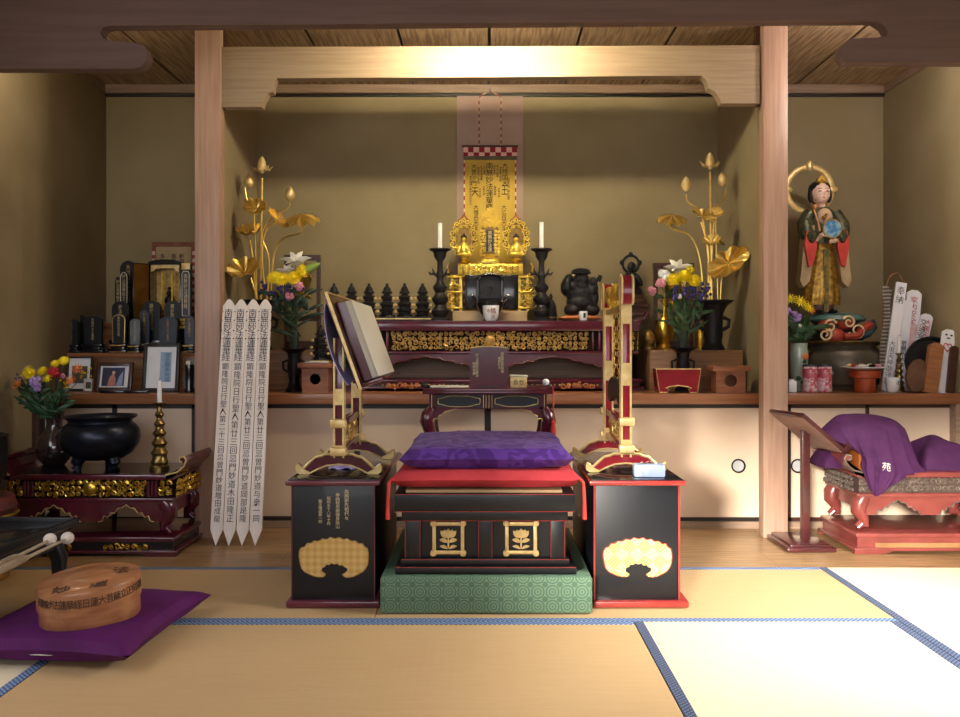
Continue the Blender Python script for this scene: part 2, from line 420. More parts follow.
# carved front lintel: outline traced at its own distance
def rounded(pts, idx, r):
    return pts
Y0 = 3.63
def zz(p, Y): return [(PX(a, Y), PZ(b, Y)) for a, b in p]
slotL = [(-70, 73), (140, 73), (147, 71), (152, 65), (153, 58), (150, 51), (144, 48.5), (137, 47.5), (128, 46.5), (116, 46), (109, 43), (106.5, 38), (109, 33), (115, 31)]
slotR = [(862, 25.5), (870, 26), (878, 31), (881.5, 37), (879, 41.5), (872, 42.5), (850, 43.5), (843, 44.5), (836, 50), (833.5, 56), (835, 62), (839, 67), (1040, 67)]
poly = zz([(-70, -40)]+slotL+[(330, 29.5), (640, 27)]+slotR+[(1040, -40)], Y0)
struct(MB().xz(poly, Y0-.06, Y0).build('trim_5', W_BEAM))
# alcove beam with its dropped shaped ends
Y1 = 4.25
poly = zz([(224, 50), (224, 109.5), (264, 109.5), (265.6, 103), (270, 96), (275, 94.5), (275.5, 88), (278.5, 81), (490, 80), (699, 78.5), (704, 83), (706, 91), (713, 94.5), (717.5, 101.6), (718.5, 106), (757, 106), (757, 48.5), (490, 49.5)], Y1)
struct(MB().xz(poly, Y1-.045, Y1+.015).build('trim_6', W_PALEX))
mb = MB().bx(PX(217, 4.23), PX(224.5, 4.23), 4.23, 4.26, PZ(109, 4.23), ZC).bx(PX(756, 4.23), PX(765, 4.23), 4.23, 4.26, PZ(106, 4.23), ZC)
struct(mb.build('trim_7', W_DARK))
# pale panel up the middle of the back wall
sbox('trim_8', PANELM, PX(457, YB), PX(523, YB), YB-.022, YB, .7, ZC-.066)
# ledge over the cabinets, and the sill and posts of the cabinet front
sbox('trim_9', W_LEDGE, XL, XR, 4.37, YB, .645, .70, .004)
sbox('trim_10', W_TRIM, XL, XR, 4.40, 4.46, 0, .035)
sbox('wall_cabinet', BFRAME, XL, XR, 4.47, 4.50, .03, .645)
sbox('trim_11', W_DARK, PX(20, 4.38), PX(37, 4.38), 4.37, 4.45, .035, .645)
sbox('trim_12', W_TRIM, PX(955, 4.38), XR, 4.37, 4.45, .035, .645)
# sliding cabinet doors, each with a lacquered frame and a round finger pull
doors = [(40, 113.5, None, 0), (114, 194.5, None, 1), (222.5, 356.5, None, 0), (357, 487.5, None, 1), (488, 624.5, None, 0), (625, 761.5, 738.5, 1), (788.5, 868, 798, 1), (868.5, 955, None, 0)]
for k, (a, b, hp, near) in enumerate(doors):
    y = YW if near else YW+.018
    x0, x1, z0, z1 = PX(a, YW), PX(b, YW), .036, .642
    d = struct(MB().bx(x0+.012, x1-.012, y+.004, y+.016, z0+.02, z1-.02).build('door_%d' % (k+1), FUSU))
    f = .022 if k not in (5, 6, 7) else .018
    mb = MB().bx(x0, x0+f*.7, y, y+.018, z0, z1).bx(x1-f*.7, x1, y, y+.018, z0, z1).bx(x0, x1, y, y+.018, z0, z0+f).bx(x0, x1, y, y+.018, z1-f, z1)
    mb.build('door_frame', BFRAME if k < 6 else W_DARK, d)
    if hp:
        hx = PX(hp, YW); hz = PZ(466, YW)
        MB().lathe([(.037, 0), (.037, -.006), (.031, -.007), (.029, -.002)], (hx, y+.004, hz), 28, rot=(-PI/2, 0, 0)).build('pull_rim', BRONZE, d)
        MB().lathe([(.029, 0), (.028, -.003), (.001, -.0025)], (hx, y+.003, hz), 24, rot=(-PI/2, 0, 0)).build('finger_pull', M('pull_plate', '#c4c6c8', '#b0b4b8', .5), d)
# ---------------------------------------------------------------- tatami
TL = 'tatami mats of the prayer floor'
def tatami(x0, x1, y0, y1, axis, label, bord, hm):
    """axis: direction of the rush ribs; bord: which sides carry cloth edging"""
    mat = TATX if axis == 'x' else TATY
    t = thing('tatami_mat', label, 'mat', ((x0+x1)/2, (y0+y1)/2, -.045), 0, TL)
    w, d = (x1-x0)/2-.0007, (y1-y0)/2-.0007
    MB().bx(-w, w, -d, d, 0, .045).build('rush_surface', mat, t)
    bw = .031
    for s in bord:
        q = {'f': (-w, w, -d, -d+bw), 'b': (-w, w, d-bw, d), 'l': (-w, -w+bw, -d, d), 'r': (w-bw, w, -d, d)}[s]
        MB().bx(*q, .001, .0468).build('cloth_edging', hm, t)
xa, xb = .512, 1.425
tatami(-.385, 1.425, 2.925, 3.63, 'x', 'long tatami mat lying under the black lacquered desks and green platform', 'fb', HERI)
tatami(-2.25, -.387, 2.925, 3.63, 'x', 'tatami mat beside the round box cushion, its back edge along the boards', 'fb', HERI)
tatami(-1.31, .51, 2.015, 2.923, 'x', 'tan tatami mat in front of the green brocade platform', 'fb', HERI)
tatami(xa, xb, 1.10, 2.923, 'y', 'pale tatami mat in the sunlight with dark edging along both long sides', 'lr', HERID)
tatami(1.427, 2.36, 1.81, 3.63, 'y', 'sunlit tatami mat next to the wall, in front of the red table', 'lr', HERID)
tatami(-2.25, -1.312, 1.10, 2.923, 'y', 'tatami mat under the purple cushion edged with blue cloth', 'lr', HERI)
sbox('floor_matting', TATX, -1.31, .51, 1.10, 2.013, -.045, 0)
sbox('floor_matting_behind', TATX, -2.25, 2.36, YF, 1.098, -.045, 0)
sbox('baseboard_left', W_TRIM, XL, -2.25, YF, 3.63, -.045, 0)
sbox('baseboard_right', W_TRIM, 2.36, XR, YF, 3.63, -.045, 0)

ADDED_GLOW = emis('added_glow_paper', '#f2ede2', .9)  # unseen side windows with glowing panes, added to go with the area lamps
for n, x0, y0, y1, z0, z1 in (('added_window_2', XR-.03, 1.95, 3.45, .9, 1.95), ('added_window_3', XL, 1.0, 2.9, .9, 1.95)):
    fr = struct(MB().bx(x0, x0+.03, y0-.04, y1+.04, z0-.04, z0).bx(x0, x0+.03, y0-.04, y1+.04, z1, z1+.04).build(n, W_TRIM))
    mb = MB()
    for k in range(5): yy = y0+(y1-y0)*k/4; mb.bx(x0+.004, x0+.026, yy-.012, yy+.012, z0, z1)
    for k in range(1, 4): zz0 = z0+(z1-z0)*k/4; mb.bx(x0+.008, x0+.022, y0, y1, zz0-.008, zz0+.008)
    mb.build('lattice', W_TRIM, fr)
    MB().bx(x0+.013, x0+.016, y0, y1, z0, z1).build('paper', ADDED_GLOW, fr)
# ================================================================ lights
def light(name, kind, loc, energy, color, rot=(0, 0, 0), **kw):
    l = bpy.data.lights.new(name, kind); l.energy = energy; l.color = color
    for k, v in kw.items(): setattr(l, k, v)
    o = bpy.data.objects.new(name, l); COL.objects.link(o); o.location = loc; o.rotation_euler = rot
    return o
# three lamps hung behind the front lintel
def lamp(x, y, z, e, col, label, r=.05):
    t = thing('ceiling_lamp', label, 'lamp', (x, y, ZC), 0, 'lamps behind the front lintel')
    MB().lathe([(.05, 0), (.05, -.02), (.012, -.025), (.012, z-ZC+.05), (.03, z-ZC+.045)], (0, 0, 0), 16).build('lamp_base', BRONZE, t)
    light('lamp_light', 'POINT', (x, y, z), e, col, shadow_soft_size=r)
t = thing('tube_lamp', 'long slim tube lamp fixed under the ceiling before the middle of the alcove beam', 'lamp', (.03, 3.66, ZC), 0, 'lamps behind the front lintel')
MB().bx(-.42, .42, -.02, .02, -.05, 0, .004).build('lamp_housing', PORC, t)
MB().lathe([(.013, -.38), (.013, .38)], (0, .0, -.075), 16, rot=(0, PI/2, 0)).build('glass_tube', emis('lamp_glow', '#ffe6b0', 3.), t)
for sx_ in (-.39, .39): MB().bx(sx_-.012, sx_+.012, -.015, .015, -.09, -.045).build('tube_socket', PORC, t)
o = light('lamp_light', 'AREA', (.03, 3.69, 2.44), 25, (1, .87, .58), shape='RECTANGLE', size=.75, size_y=.05); o.rotation_euler = Vector((0, 1, -.28)).to_track_quat('-Z', 'Z').to_euler()
light('lamp_glow_light', 'POINT', (.03, 3.75, 2.46), 6, (1, .87, .58), shadow_soft_size=.1)
lamp(-2.15, 3.79, 2.36, 10, (1, .87, .6), 'small lamp under the ceiling against the ochre wall')
lamp(1.95, 3.79, 2.38, 23.0, (1, .90, .80), 'small lamp under the ceiling above the red table')
# low sun through the window behind the viewer
az, el = R(23.5), R(12)
d = Vector((math.sin(az)*math.cos(el), math.cos(az)*math.cos(el), -math.sin(el)))
s = light('sun', 'SUN', (0, -3, 3), 10.0, (1, .93, .80)); s.data.angle = R(6); s.rotation_euler = d.to_track_quat('-Z', 'Y').to_euler()
# daylight from behind the viewer, plus added side lamps that brighten the mats
light('window_daylight', 'AREA', (-.2, YF+.05, 1.45), 60, (.97, .97, 1), (R(84), 0, 0), shape='RECTANGLE', size=3.6, size_y=1.5)
def aim(o, p): o.rotation_euler = (Vector(p)-o.location).to_track_quat('-Z', 'Y').to_euler(); return o
aim(light('side_fill_light', 'AREA', (XR-.06, 2.75, 1.45), 62, (1, .97, .9), shape='RECTANGLE', size=1.3, size_y=.9, spread=R(95)), (1.25, 2.85, 0))  # added area lamp that brightens the mats from an invented window
aim(light('side_fill_light', 'AREA', (XL+.06, 1.9, 1.3), 22, (.86, .91, 1), shape='RECTANGLE', size=1.5, size_y=1.0), (-1.2, 2.6, .2))
w = bpy.data.worlds.new('sky'); bpy.context.scene.world = w; w.use_nodes = True
w.node_tree.nodes['Background'].inputs[0].default_value = (.75, .85, 1, 1); w.node_tree.nodes['Background'].inputs[1].default_value = 1.0
# ================================================================ camera
cd = bpy.data.cameras.new('camera'); cam = bpy.data.objects.new('camera', cd); COL.objects.link(cam)
cam.location = (0, 0, HC); cam.rotation_euler = (PI/2, 0, 0)
cd.sensor_width = 36; cd.lens = FP/960*36; cd.shift_x = -(CX-480)/960; cd.shift_y = (CY-358.5)/960
cd.clip_start = .05
sc = bpy.context.scene; sc.camera = cam
sc.view_settings.view_transform = 'Standard'; sc.view_settings.look = 'None'; sc.view_settings.gamma = 1; sc.view_settings.exposure = 0
sc.view_settings.use_curve_mapping = False
sc.cycles.use_denoising = True
# ================================================================ seat in the middle
gx = (PX(380, 3.0)+PX(592.5, 3.0))/2; gw = (PX(592.5, 3.0)-PX(380, 3.0))/2
tag(MB().bx(-gw, gw, 0, .82, 0, .129, .008).build('brocade_platform', GREENB, None, (gx, 3.0, .002)), 'low platform covered in green brocade under the black prayer seat', 'platform')
t = thing('prayer_seat', 'square black lacquer prayer seat with two gold lotus plaques on its front', 'seat', (gx, 3.035, .131))
S3 = 3.035/FP
def qx(px): return (px-CX)*S3-gx
def qz(py): return HC-(py-CY)*S3-.131
D = .66
def slab(x0, x1, y0, y1, ins=0.): return MB().bx(qx(x0), qx(x1), ins, D-ins, max(0, qz(y1)), qz(y0), .004)
slab(394, 575.5, 494, 512).build('top_board', BLACKM, t)
slab(401, 568.5, 512, 522.5, .02).build('frieze_board', BLACKM, t)
slab(395, 576.5, 567, 577).build('base_board', BLACKM, t)
slab(400, 570, 560, 567, .02).build('base_step', BLACKM, t)
MB().bx(qx(406), qx(564), .05, D-.05, qz(561), qz(521)).build('body', BLACKM, t)
for a, b in ((404, 420), (478, 492.5), (551, 566)):
    MB().bx(qx(a), qx(b), .03, .055, qz(560.5), qz(522), .002).build('post', BLACKM, t)
mb = MB(); e = .0022
for a, b, y, ins in ((394.5, 575, 494.5, -.001), (394.5, 575, 511.6, -.001), (401, 568.5, 522, .019), (400.5, 569.5, 561, .019), (395.5, 576, 567.5, -.001)):
    mb.bx(qx(a), qx(b), ins, ins+.003, qz(y)-e/2, qz(y)+e/2)
for x in (404.5, 419.5, 478.5, 492, 551.5, 565.5): mb.bx(qx(x)-e/2, qx(x)+e/2, .0285, .0315, qz(560), qz(523))
mb.build('red_line', VERM, t)
MB().bx(qx(405), qx(563), .03, D-.03, qz(494), qz(491.5)).build('tatami_top', TATX, t)
for a in (430, 503.7):
    c0, c1, r0, r1 = qx(a), qx(a+35.7), qz(558.5), qz(522.6); yf = .046
    f = .017
    mb = MB().bx(c0+.006, c1-.006, yf-.012, yf, r1-f-.002, r1-.006, .002).bx(c0+.006, c1-.006, yf-.012, yf, r0+.006, r0+f+.002, .002)
    mb.bx(c0+.006, c0+f+.002, yf-.012, yf, r0+.006, r1-.006, .002).bx(c1-f-.002, c1-.006, yf-.012, yf, r0+.006, r1-.006, .002)
    for x in (c0+.010, c1-.010):
        for z in (r0+.010, r1-.010): mb.lathe([(.0115, 0), (.0115, .016), (.009, .018)], (x, yf, z), 14, rot=(PI/2, 0, 0))
    pl = mb.build('gold_plaque', GOLDP, t)
    cx, cz = (c0+c1)/2, (r0+r1)/2
    def petal(p0, p1, w, bend=0.):
        pts = []
        for i in range(13):
            u = i/12*2; k = u if u <= 1 else 2-u; sg = 1 if u <= 1 else -1
            ww = w*math.sin(PI*k)**.8
            dx, dz = p1[0]-p0[0], p1[1]-p0[1]; L = math.hypot(dx, dz); nx, nz = -dz/L, dx/L
            pts.append((p0[0]+dx*k+nx*(ww*sg+bend*math.sin(PI*k)), p0[1]+dz*k+nz*(ww*sg+bend*math.sin(PI*k))))
        return pts[:-1]
    mb = MB(); u = .0011
    def PP(a, b, w, bend=0, y=0): mb.xz([(cx+p*u, cz+q*u) for p, q in petal(a, b, w, bend)], yf-.008-y, yf-.001)
    PP((0, 2), (-26, 24), 8, 3); PP((0, 2), (26, 24), 8, -3); PP((0, 0), (-14, 28), 9, 3, .002); PP((0, 0), (14, 28), 9, -3, .002); PP((0, 0), (0, 31), 10, 0, .004)
    PP((-2, -14), (-29, -6), 7, -3); PP((2, -14), (29, -6), 7, 3); PP((-2, -36), (-28, -27), 5, -3); PP((2, -36), (28, -27), 5, 3)
    mb.bx(cx-.003, cx+.003, yf-.007, yf-.001, cz-.038, cz+.004)
    mb.build('lotus_relief', GOLDP, pl)
# cushions
zc = .131+qz(491.5)
c = thing('red_cushion', 'flat red cushion with corner tassels on the black prayer seat', 'cushion', (gx+.0, 3.40, zc))
pillow(MB(), .695, .72, .074, (0, 0, .038), seed=2, pinch=.03, pw=.13).build('cushion_body', REDC, c)
for s in (-1, 1):
    mb = MB().tube([(s*.335, -.35, .045), (s*.348, -.358, .03), (s*.351, -.36, -.03), (s*.352, -.36, -.10)], [.005, .006, .006, .008], 7)
    mb.build('tassel', TASSEL, c)
zc2 = zc+.075
c = thing('purple_cushion', 'thick purple brocade cushion lying on the red cushion', 'cushion', (gx+.003, 3.41, zc2-.016))
pillow(MB(), .64, .69, .096, (0, 0, .050), seed=5, pinch=.035, pw=.19).build('cushion_body', PURPB, c)

# ================================================================ black side desks with gold ornaments
CRES = [(108, 480), (109, 462), (117, 448), (128, 446), (138, 433), (152, 432), (163, 424), (180, 425), (192, 416), (210, 419), (222, 411), (240, 416), (256, 411), (270, 419), (285, 416), (298, 425), (314, 424), (326, 434), (340, 433), (348, 446), (358, 452), (362, 470), (362, 490), (360, 508), (352, 525), (342, 537), (326, 546), (308, 554), (290, 558), (276, 556), (268, 549), (276, 543), (286, 537), (287, 524), (277, 521), (268, 512), (256, 514), (250, 506), (238, 510), (228, 505), (218, 512), (208, 510), (202, 520), (192, 522), (190, 538), (199, 542), (206, 549), (198, 556), (180, 556), (163, 553), (145, 546), (130, 538), (118, 525), (112, 505)]
def side_desk(label, px, wl, edge, weave, txt):
    Y = 3.07; sc = Y/FP
    (bl, br), (tl, tr), (fl, fr) = px
    x0 = ((bl+br)/2-CX)*sc; yb = .80
    t = thing('lacquer_desk', label, 'desk', (x0, Y, .0025), 0, 'narrow lacquer desks flanking the prayer seat')
    def ax(p): return (p-CX)*sc-x0
    zt = PZ(480.5, Y)
    MB().bx(ax(bl), ax(br), .015, yb-.015, .02, zt-.02, .002).build('cabinet_body', BLACKM, t)
    MB().bx(ax(tl), ax(tr), 0, yb, zt-.022, zt-.004, .005).build('desk_top', edge, t)
    MB().bx(ax(tl)+.008, ax(tr)-.008, .008, yb-.008, zt-.006, zt, .002).build('top_surface', BLACK, t)
    MB().bx(ax(fl), ax(fr), -.006, yb, 0, .024, .006).build('plinth', edge, t)
    g = .0065 if edge is VERM else .004
    for x in (ax(bl), ax(br)): MB().bx(x-g/2, x+g/2, .012, .02, .024, zt-.022).build('corner_edge', edge, t)
    cx = ((wl[0]+wl[1])/2-CX)*sc-x0; w = (wl[1]-wl[0])/2*sc; czz = PZ(563.5, Y)
    C = [(cx+(a-235)/127*w, PZ(559, Y)-(b-484.5)/3.773*sc) for a, b in CRES]
    cm = (cx, PZ(559, Y))
    MB().xz(C, .009, .0165).build('gold_ornament', weave, t)
    MB().xz([(cm[0]+(a-cm[0])*1.035, cm[1]+(b-cm[1])*1.05) for a, b in C], .0125, .016).build('ornament_rim', VERM if edge is VERM else GOLDD, t)
    if txt:
        parts = []
        for s, x, y, z in txt: parts.append(text(s, z*sc, GOLDTXT, 'gold_inscription', t, (ax(x), .0142, PZ(y, Y)), sx=1.05))
        join(parts)
    return t
side_desk('black lacquer desk bearing gold writing above its gold crescent, under the tilted book stand', ((291, 374), (285, 380), (286, 380)), (299, 367), MAROON_E, WEAVEG,
          [('為両家先祖代々', 346, 491, 4.7), ('奉納報恩謝徳身延山', 337, 494.5, 4.2), ('昭和五十八年十月', 328, 498, 3.8), ('願主増田家一同', 319.5, 501, 3.6)])
side_desk('black lacquer desk with bright red edges and pale gold crescent, under the gong frame', ((595, 680), (589.5, 686), (593.5, 689)), (604, 672), VERM, WEAVEP, None)

# ---------------------------------------------------------------- stands on the desks
ZD = PZ(480.5, 3.07)+.004
def arch_foot(w, h, t_):
    """cloud-bracket foot outline in xz, centred"""
    half = [(0, h), (.16*w, h*.97), (.20*w, h*.88), (.27*w, h*.82), (.34*w, h*.56), (.40*w, h*.32), (.43*w, h*.30), (.455*w, h*.42), (.485*w, h*.50), (.5*w, h*.34), (.49*w, h*.12), (.45*w, 0), (.36*w, 0), (.32*w, h*.08), (.24*w, h*.26), (.14*w, h*.42), (0, h*.48)]
    l = [(-a, b) for a, b in half[1:-1]]
    return half+list(reversed(l))
def stand_frame(t, xo, ys, zs, lac, edge, postw, ztop, feetw, footh, fits=((0, .09), (.45, .60), (.86, 1.0))):
    """two arched feet, two posts, two rails; all local to t"""
    for y in ys:
        poly = arch_foot(feetw, footh, 0)
        f = MB().xz([(xo+a, b) for a, b in poly], y-.016, y+.016).build('foot', lac, t)
        top = [p for p in poly]
        n = len(poly)
        mb = MB()
        up = poly[:9]; 
        L = [(xo-a, y-.018, b) for a, b in reversed(up)]+[(xo+a, y-.018, b) for a, b in up[1:]]
        mb.tube([(p[0], y-.016, p[2]) for p in L], .0055, 6)
        lo = poly[12:17]
        mb.tube([(xo+a, y-.016, b) for a, b in lo]+[(xo-a, y-.016, b) for a, b in reversed(lo[:-1])], .0035, 6)
        for sgn in (-1, 1):
            k = [(xo+sgn*a, b) for a, b in poly[6:14]]
            mb.xz(k if sgn > 0 else k[::-1], y-.02, y+.02)
        mb.build('gilt_edge', edge, f)
        p = MB().bx(xo-postw/2, xo+postw/2, y-postw/2, y+postw/2, footh*.8, ztop, .002).build('post', lac, t)
        mb = MB()
        for sx in (-1, 1):
            for sy in (-1, 1): mb.bx(xo+sx*postw/2-.0035, xo+sx*postw/2+.0035, y+sy*postw/2-.0035, y+sy*postw/2+.0035, footh*.8, ztop)
        H = ztop-footh
        for a, b in fits:
            mb.bx(xo-postw/2-.002, xo+postw/2+.002, y-postw/2-.002, y+postw/2+.002, footh+H*a, footh+H*b)
        mb.build('gilt_fitting', edge, p)
    for z in zs:
        r = MB().bx(xo-.013, xo+.013, ys[0]-.03, ys[1]+.03, z-.014, z+.014, .003).build('rail', lac, t)
        for y in (ys[0]-.03, ys[1]+.03): MB().bx(xo-.030, xo+.030, y-.012, y+.022, z-.016, z+.016, .006).build('rail_cap', edge, r)
    mb = MB().carve(ys[0]+.02, ys[1]-.02, zs[0]+.012, zs[1]-.012, 0, .035, 3)
    mb.build('carved_panel', GOLDD, t, (xo, 0, 0), (0, 0, PI/2))
xs_ = PX(339.3, 3.2)
t = thing('reading_stand', 'maroon and gold reading stand holding an open thick book, on a lacquer desk', 'stand', (xs_, 3.42, ZD))
stand_frame(t, 0, (-.215, .215), (PZ(451, 3.2)-ZD, PZ(423, 3.2)-ZD), MAROON, GOLDP, .034, PZ(338, 3.2)-ZD, .325, .078, ((0, .07), (.42, .56)))
# slanted board: lower edge towards the seat
zb0, zb1 = PZ(387.5, 3.12), PZ(292.5, 3.12); xb0, xb1 = PX(361, 3.12), PX(327, 3.12)
ang = math.atan2(xb0-xb1, zb1-zb0); Lb = math.hypot(xb0-xb1, zb1-zb0)
bx0 = (xb0-xs_, -.02, zb0-ZD)
b = MB().bx(-.014, 0, -.28, .38, 0, Lb, .003).build('slanted_board', W_DARK, t, bx0, (0, -ang, 0))
MB().bx(-.009, .002, -.2835, -.279, 0, Lb).bx(-.009, .002, .379, .3835, 0, Lb).bx(-.009, .002, -.2835, .3835, Lb-.001, Lb+.004).bx(-.009, .002, -.2835, .3835, -.004, .001).build('gilt_edge', GOLDP, b)
MB().bx(0, .085, -.27, .37, -.002, .012, .002).build('book_ledge', MAROON, b)
# lilac cloth hung over the back of the board
def clo(u, v):
    y = -.272+.50*u; z = Lb*.90-.31*v
    return Vector((-.024-.012*v-.008*math.sin(u*9+v*2)*v-.03*math.sin(v*PI)**.7, y, z+.02*math.sin(u*PI)))
MB().grid(clo, 22, 16).solidify(.003).build('draped_cloth', LILAC, b)
t2 = thing('sutra_book', 'thick folded sutra book with cream pages leaning on the reading stand', 'book', (bx0[0]+xs_+.012*math.cos(ang)*0, 3.42-.02, bx0[2]+ZD))
t2.rotation_euler = (0, -ang, 0)
MB().bx(.004, .013, -.20, .365, .016, .335, .001).build('back_cover', MAROON, t2)
MB().bx(.013, .056, -.195, .36, .018, .325, .002).build('page_block', PAPERY, t2)
MB().bx(.0565, .064, -.195, .36, .018, .323, .001).build('open_page', PAPERY, t2)
MB().bx(.010, .040, -.202, -.197, .018, .325).build('cover_fold', MAROON_E, t2)
# gong frame on the other desk
xg = PX(625.5, 3.26)
t = thing('chime_stand', 'red and gold stand frame with rounded top carrying a black chime plate', 'stand', (xg, 3.49, ZD))
ztg = PZ(303, 3.26)-ZD
stand_frame(t, 0, (-.23, .23), (PZ(448, 3.26)-ZD, PZ(421, 3.26)-ZD), REDL, GOLDP, .034, ztg, .31, .072)
# rounded head: end scrolls and arched top beam running between the posts
for y in (-.25, .25):
    h = MB()
    sh = [(.022*math.cos(a)*1.0, .07*math.sin(a)*1.0) for a in [2*PI*i/24 for i in range(24)]]
    prof = [(-.02, -.055), (.02, -.055), (.028, -.03), (.028, .035), (.018, .05), (0, .056), (-.018, .05), (-.028, .035), (-.028, -.03)]
    h.yz([(y+a, ztg+.05+b) for a, b in prof], -.021, .021)
    q = h.build('scroll_end', REDL, t)
    MB().tube([(-.021, y+a, ztg+.05+b) for a, b in prof+prof[:1]], .0045, 6).tube([(.021, y+a, ztg+.05+b) for a, b in prof+prof[:1]], .0045, 6).build('gilt_edge', GOLDP, q)
arc = [(-.23, ztg+.03), (-.19, ztg+.075), (-.13, ztg+.07), (-.08, ztg+.035), (-.04, ztg+.06), (0, ztg+.075), (.04, ztg+.06), (.08, ztg+.035), (.13, ztg+.07), (.19, ztg+.075), (.23, ztg+.03)]
mb = MB()
mb.tube([(0, a, b) for a, b in arc], .017, 8); bm_ = mb.build('top_beam', GOLDB, t)
MB().bx(-.012, .012, -.23, .23, ztg-.03, ztg-.008, .003).build('cross_rail', GOLDD, t)
MB().carve(-.21, .21, ztg-.01, ztg+.05, 0, .04, 8).build('carved_panel', GOLDB, t, (0, 0, 0), (0, 0, PI/2))
zg = PZ(392, 3.5)-ZD
c = thing('chime_plate', 'black bracket shaped chime hanging on gold chains inside the gong frame', 'chime', (xg, 3.49, ZD+zg))
prof = [(0, .05), (.05, .062), (.10, .05), (.15, .03), (.175, -.03), (.12, -.045), (.07, -.02), (0, -.012), (-.07, -.02), (-.12, -.045), (-.175, -.03), (-.15, .03), (-.10, .05), (-.05, .062)]
MB().yz(prof, -.012, .012).build('plate', BRONZE, c)
mb = MB()
for y in (-.06, .06):
    for k in range(11):
        z = .055+k*(ztg-zg-.03-.055)/10.5
        mb.tube([(0 if k % 2 else .006*math.cos(a), y+(.006*math.cos(a) if k % 2 else 0), z+.011*math.sin(a)) for a in [2*PI*i/8 for i in range(9)]], .0022, 5)
mb.build('chain', GOLD, c)
# tassel cord below the plate
MB().tube([(.03, -.05, -.02), (.036, -.055, -.05), (.034, -.05, -.09)], [.006, .016, .004], 8).build('knot', BLACKM, c)
# tissue packet
Yk = 3.115
t = thing('tissue_packet', 'pale blue patterned packet of tissues on the red edged desk', 'packet', (PX(650, Yk), Yk+.03, ZD))
pk = M('blue_print', '#a9bfd8', '#8e9cc4', .35, scale=16, lo=.42, hi=.55)
MB().bx(-.055, .058, -.03, .035, 0, .045, .006).build('wrapper', pk, t, rot=(0, 0, R(-4)))
MB().grid(lambda u, v: Vector((-.03+.06*u, -.012+.03*v, .046+.01*math.sin(u*PI)*(1-v*.5)+.003*math.sin(u*13))), 12, 6).build('tissue', PAPER, t)
# raised lilac patch standing in for the draped cloth's reflection in the desk
tag(MB().grid(lambda u, v: Vector((-.05+.10*u, -.06+.12*v, .004+.022*math.sin(u*PI)*math.sin(v*PI)+.004*math.sin(u*11+v*5))), 14, 14).solidify(.003).build('lilac_reflection', LILAC, None, (PX(345, 3.4), 3.37, ZD)), 'lilac patch standing in for a reflection in the lacquer desk under the reading stand', 'cloth')

# ================================================================ sutra table behind the seat
Yt = 3.95; s = Yt/FP; xt = PX(487.5, Yt); zt = PZ(388.3, Yt)
t = thing('sutra_table', 'small maroon sutra table with pierced apron standing behind the purple cushion', 'table', (xt, Yt, .001))
def ax(p): return (p-CX)*s-xt
def az_(p): return HC-(p-CY)*s
MB().bx(ax(423), ax(553), 0, .30, az_(393), zt, .006).build('table_top', MAROON, t)
MB().bx(ax(422.5), ax(553.5), -.002, .30, az_(394.5), az_(391.5), .003).build('top_moulding', MAROON, t)
def apron():
    mb = MB()
    x0, x1 = ax(429), ax(547); zt_, zb_ = az_(394), az_(409.5)
    # frame bars around the pierced slots
    mb.bx(x0, x1, .012, .03, zt_-.006, zt_); mb.bx(x0, x1, .012, .03, zb_, zb_+.009)
    for a, b in ((429, 436), (482, 493), (540, 547)): mb.bx(ax(a), ax(b), .012, .03, zb_, zt_)
    return mb
apron().build('apron', MAROON, t)
MB().bx(ax(430), ax(546), .03, .035, az_(409), az_(394)).build('apron_back', BLACKM, t)
mb = MB()
for a, b in ((436, 482), (493, 540)):
    pts = []
    for i in range(33):
        u = 2*PI*i/32; c, d_ = math.cos(u), math.sin(u)
        x = (a+b)/2+(b-a)/2*.92*math.copysign(abs(c)**.5, c); y = 401.7+4.6*math.copysign(abs(d_)**.5, d_)*(1+.18*math.cos(4*u))
        pts.append((ax(x), .011, az_(y)))
    mb.tube(pts, .0022, 5)
for x in (483.5, 486, 489, 492, 431.5, 544.5): mb.bx(ax(x)-.001, ax(x)+.001, .010, .013, az_(409), az_(394.5))
mb.build('apron_line', GOLDP, t)
for sx in (-1, 1):
    for y in (.03, .27):
        X0 = ax(432) if sx < 0 else ax(544)
        pts = [(X0+sx*.002, y, az_(408)), (X0+sx*.018, y, az_(415)), (X0+sx*.024, y, az_(422)), (X0+sx*.012, y, az_(432)), (X0-sx*.004, y, az_(444)), (X0-sx*.006, y, .35), (X0+sx*.0, y, .12), (X0+sx*.02, y, .03), (X0+sx*.03, y, 0)]
        MB().tube(pts, [.02, .034, .036, .028, .022, .02, .019, .024, .03], 10).build('leg', MAROON, t)
    # cusped corner brackets
    k = [(433, 409.5), (456, 409.5), (449, 411), (445, 412), (442, 415), (439, 416), (438, 419.5), (434, 419), (433, 422), (430, 421)]
    poly = [(ax(a) if sx < 0 else -ax(a)+ax(429)+ax(547), az_(b)) for a, b in k]
    q = MB().xz(poly, .014, .028).build('corner_bracket', MAROON, t)
    MB().tube([(a, .013, b) for a, b in poly[1:-1]], .0022, 5).build('bracket_line', GOLDP, q)
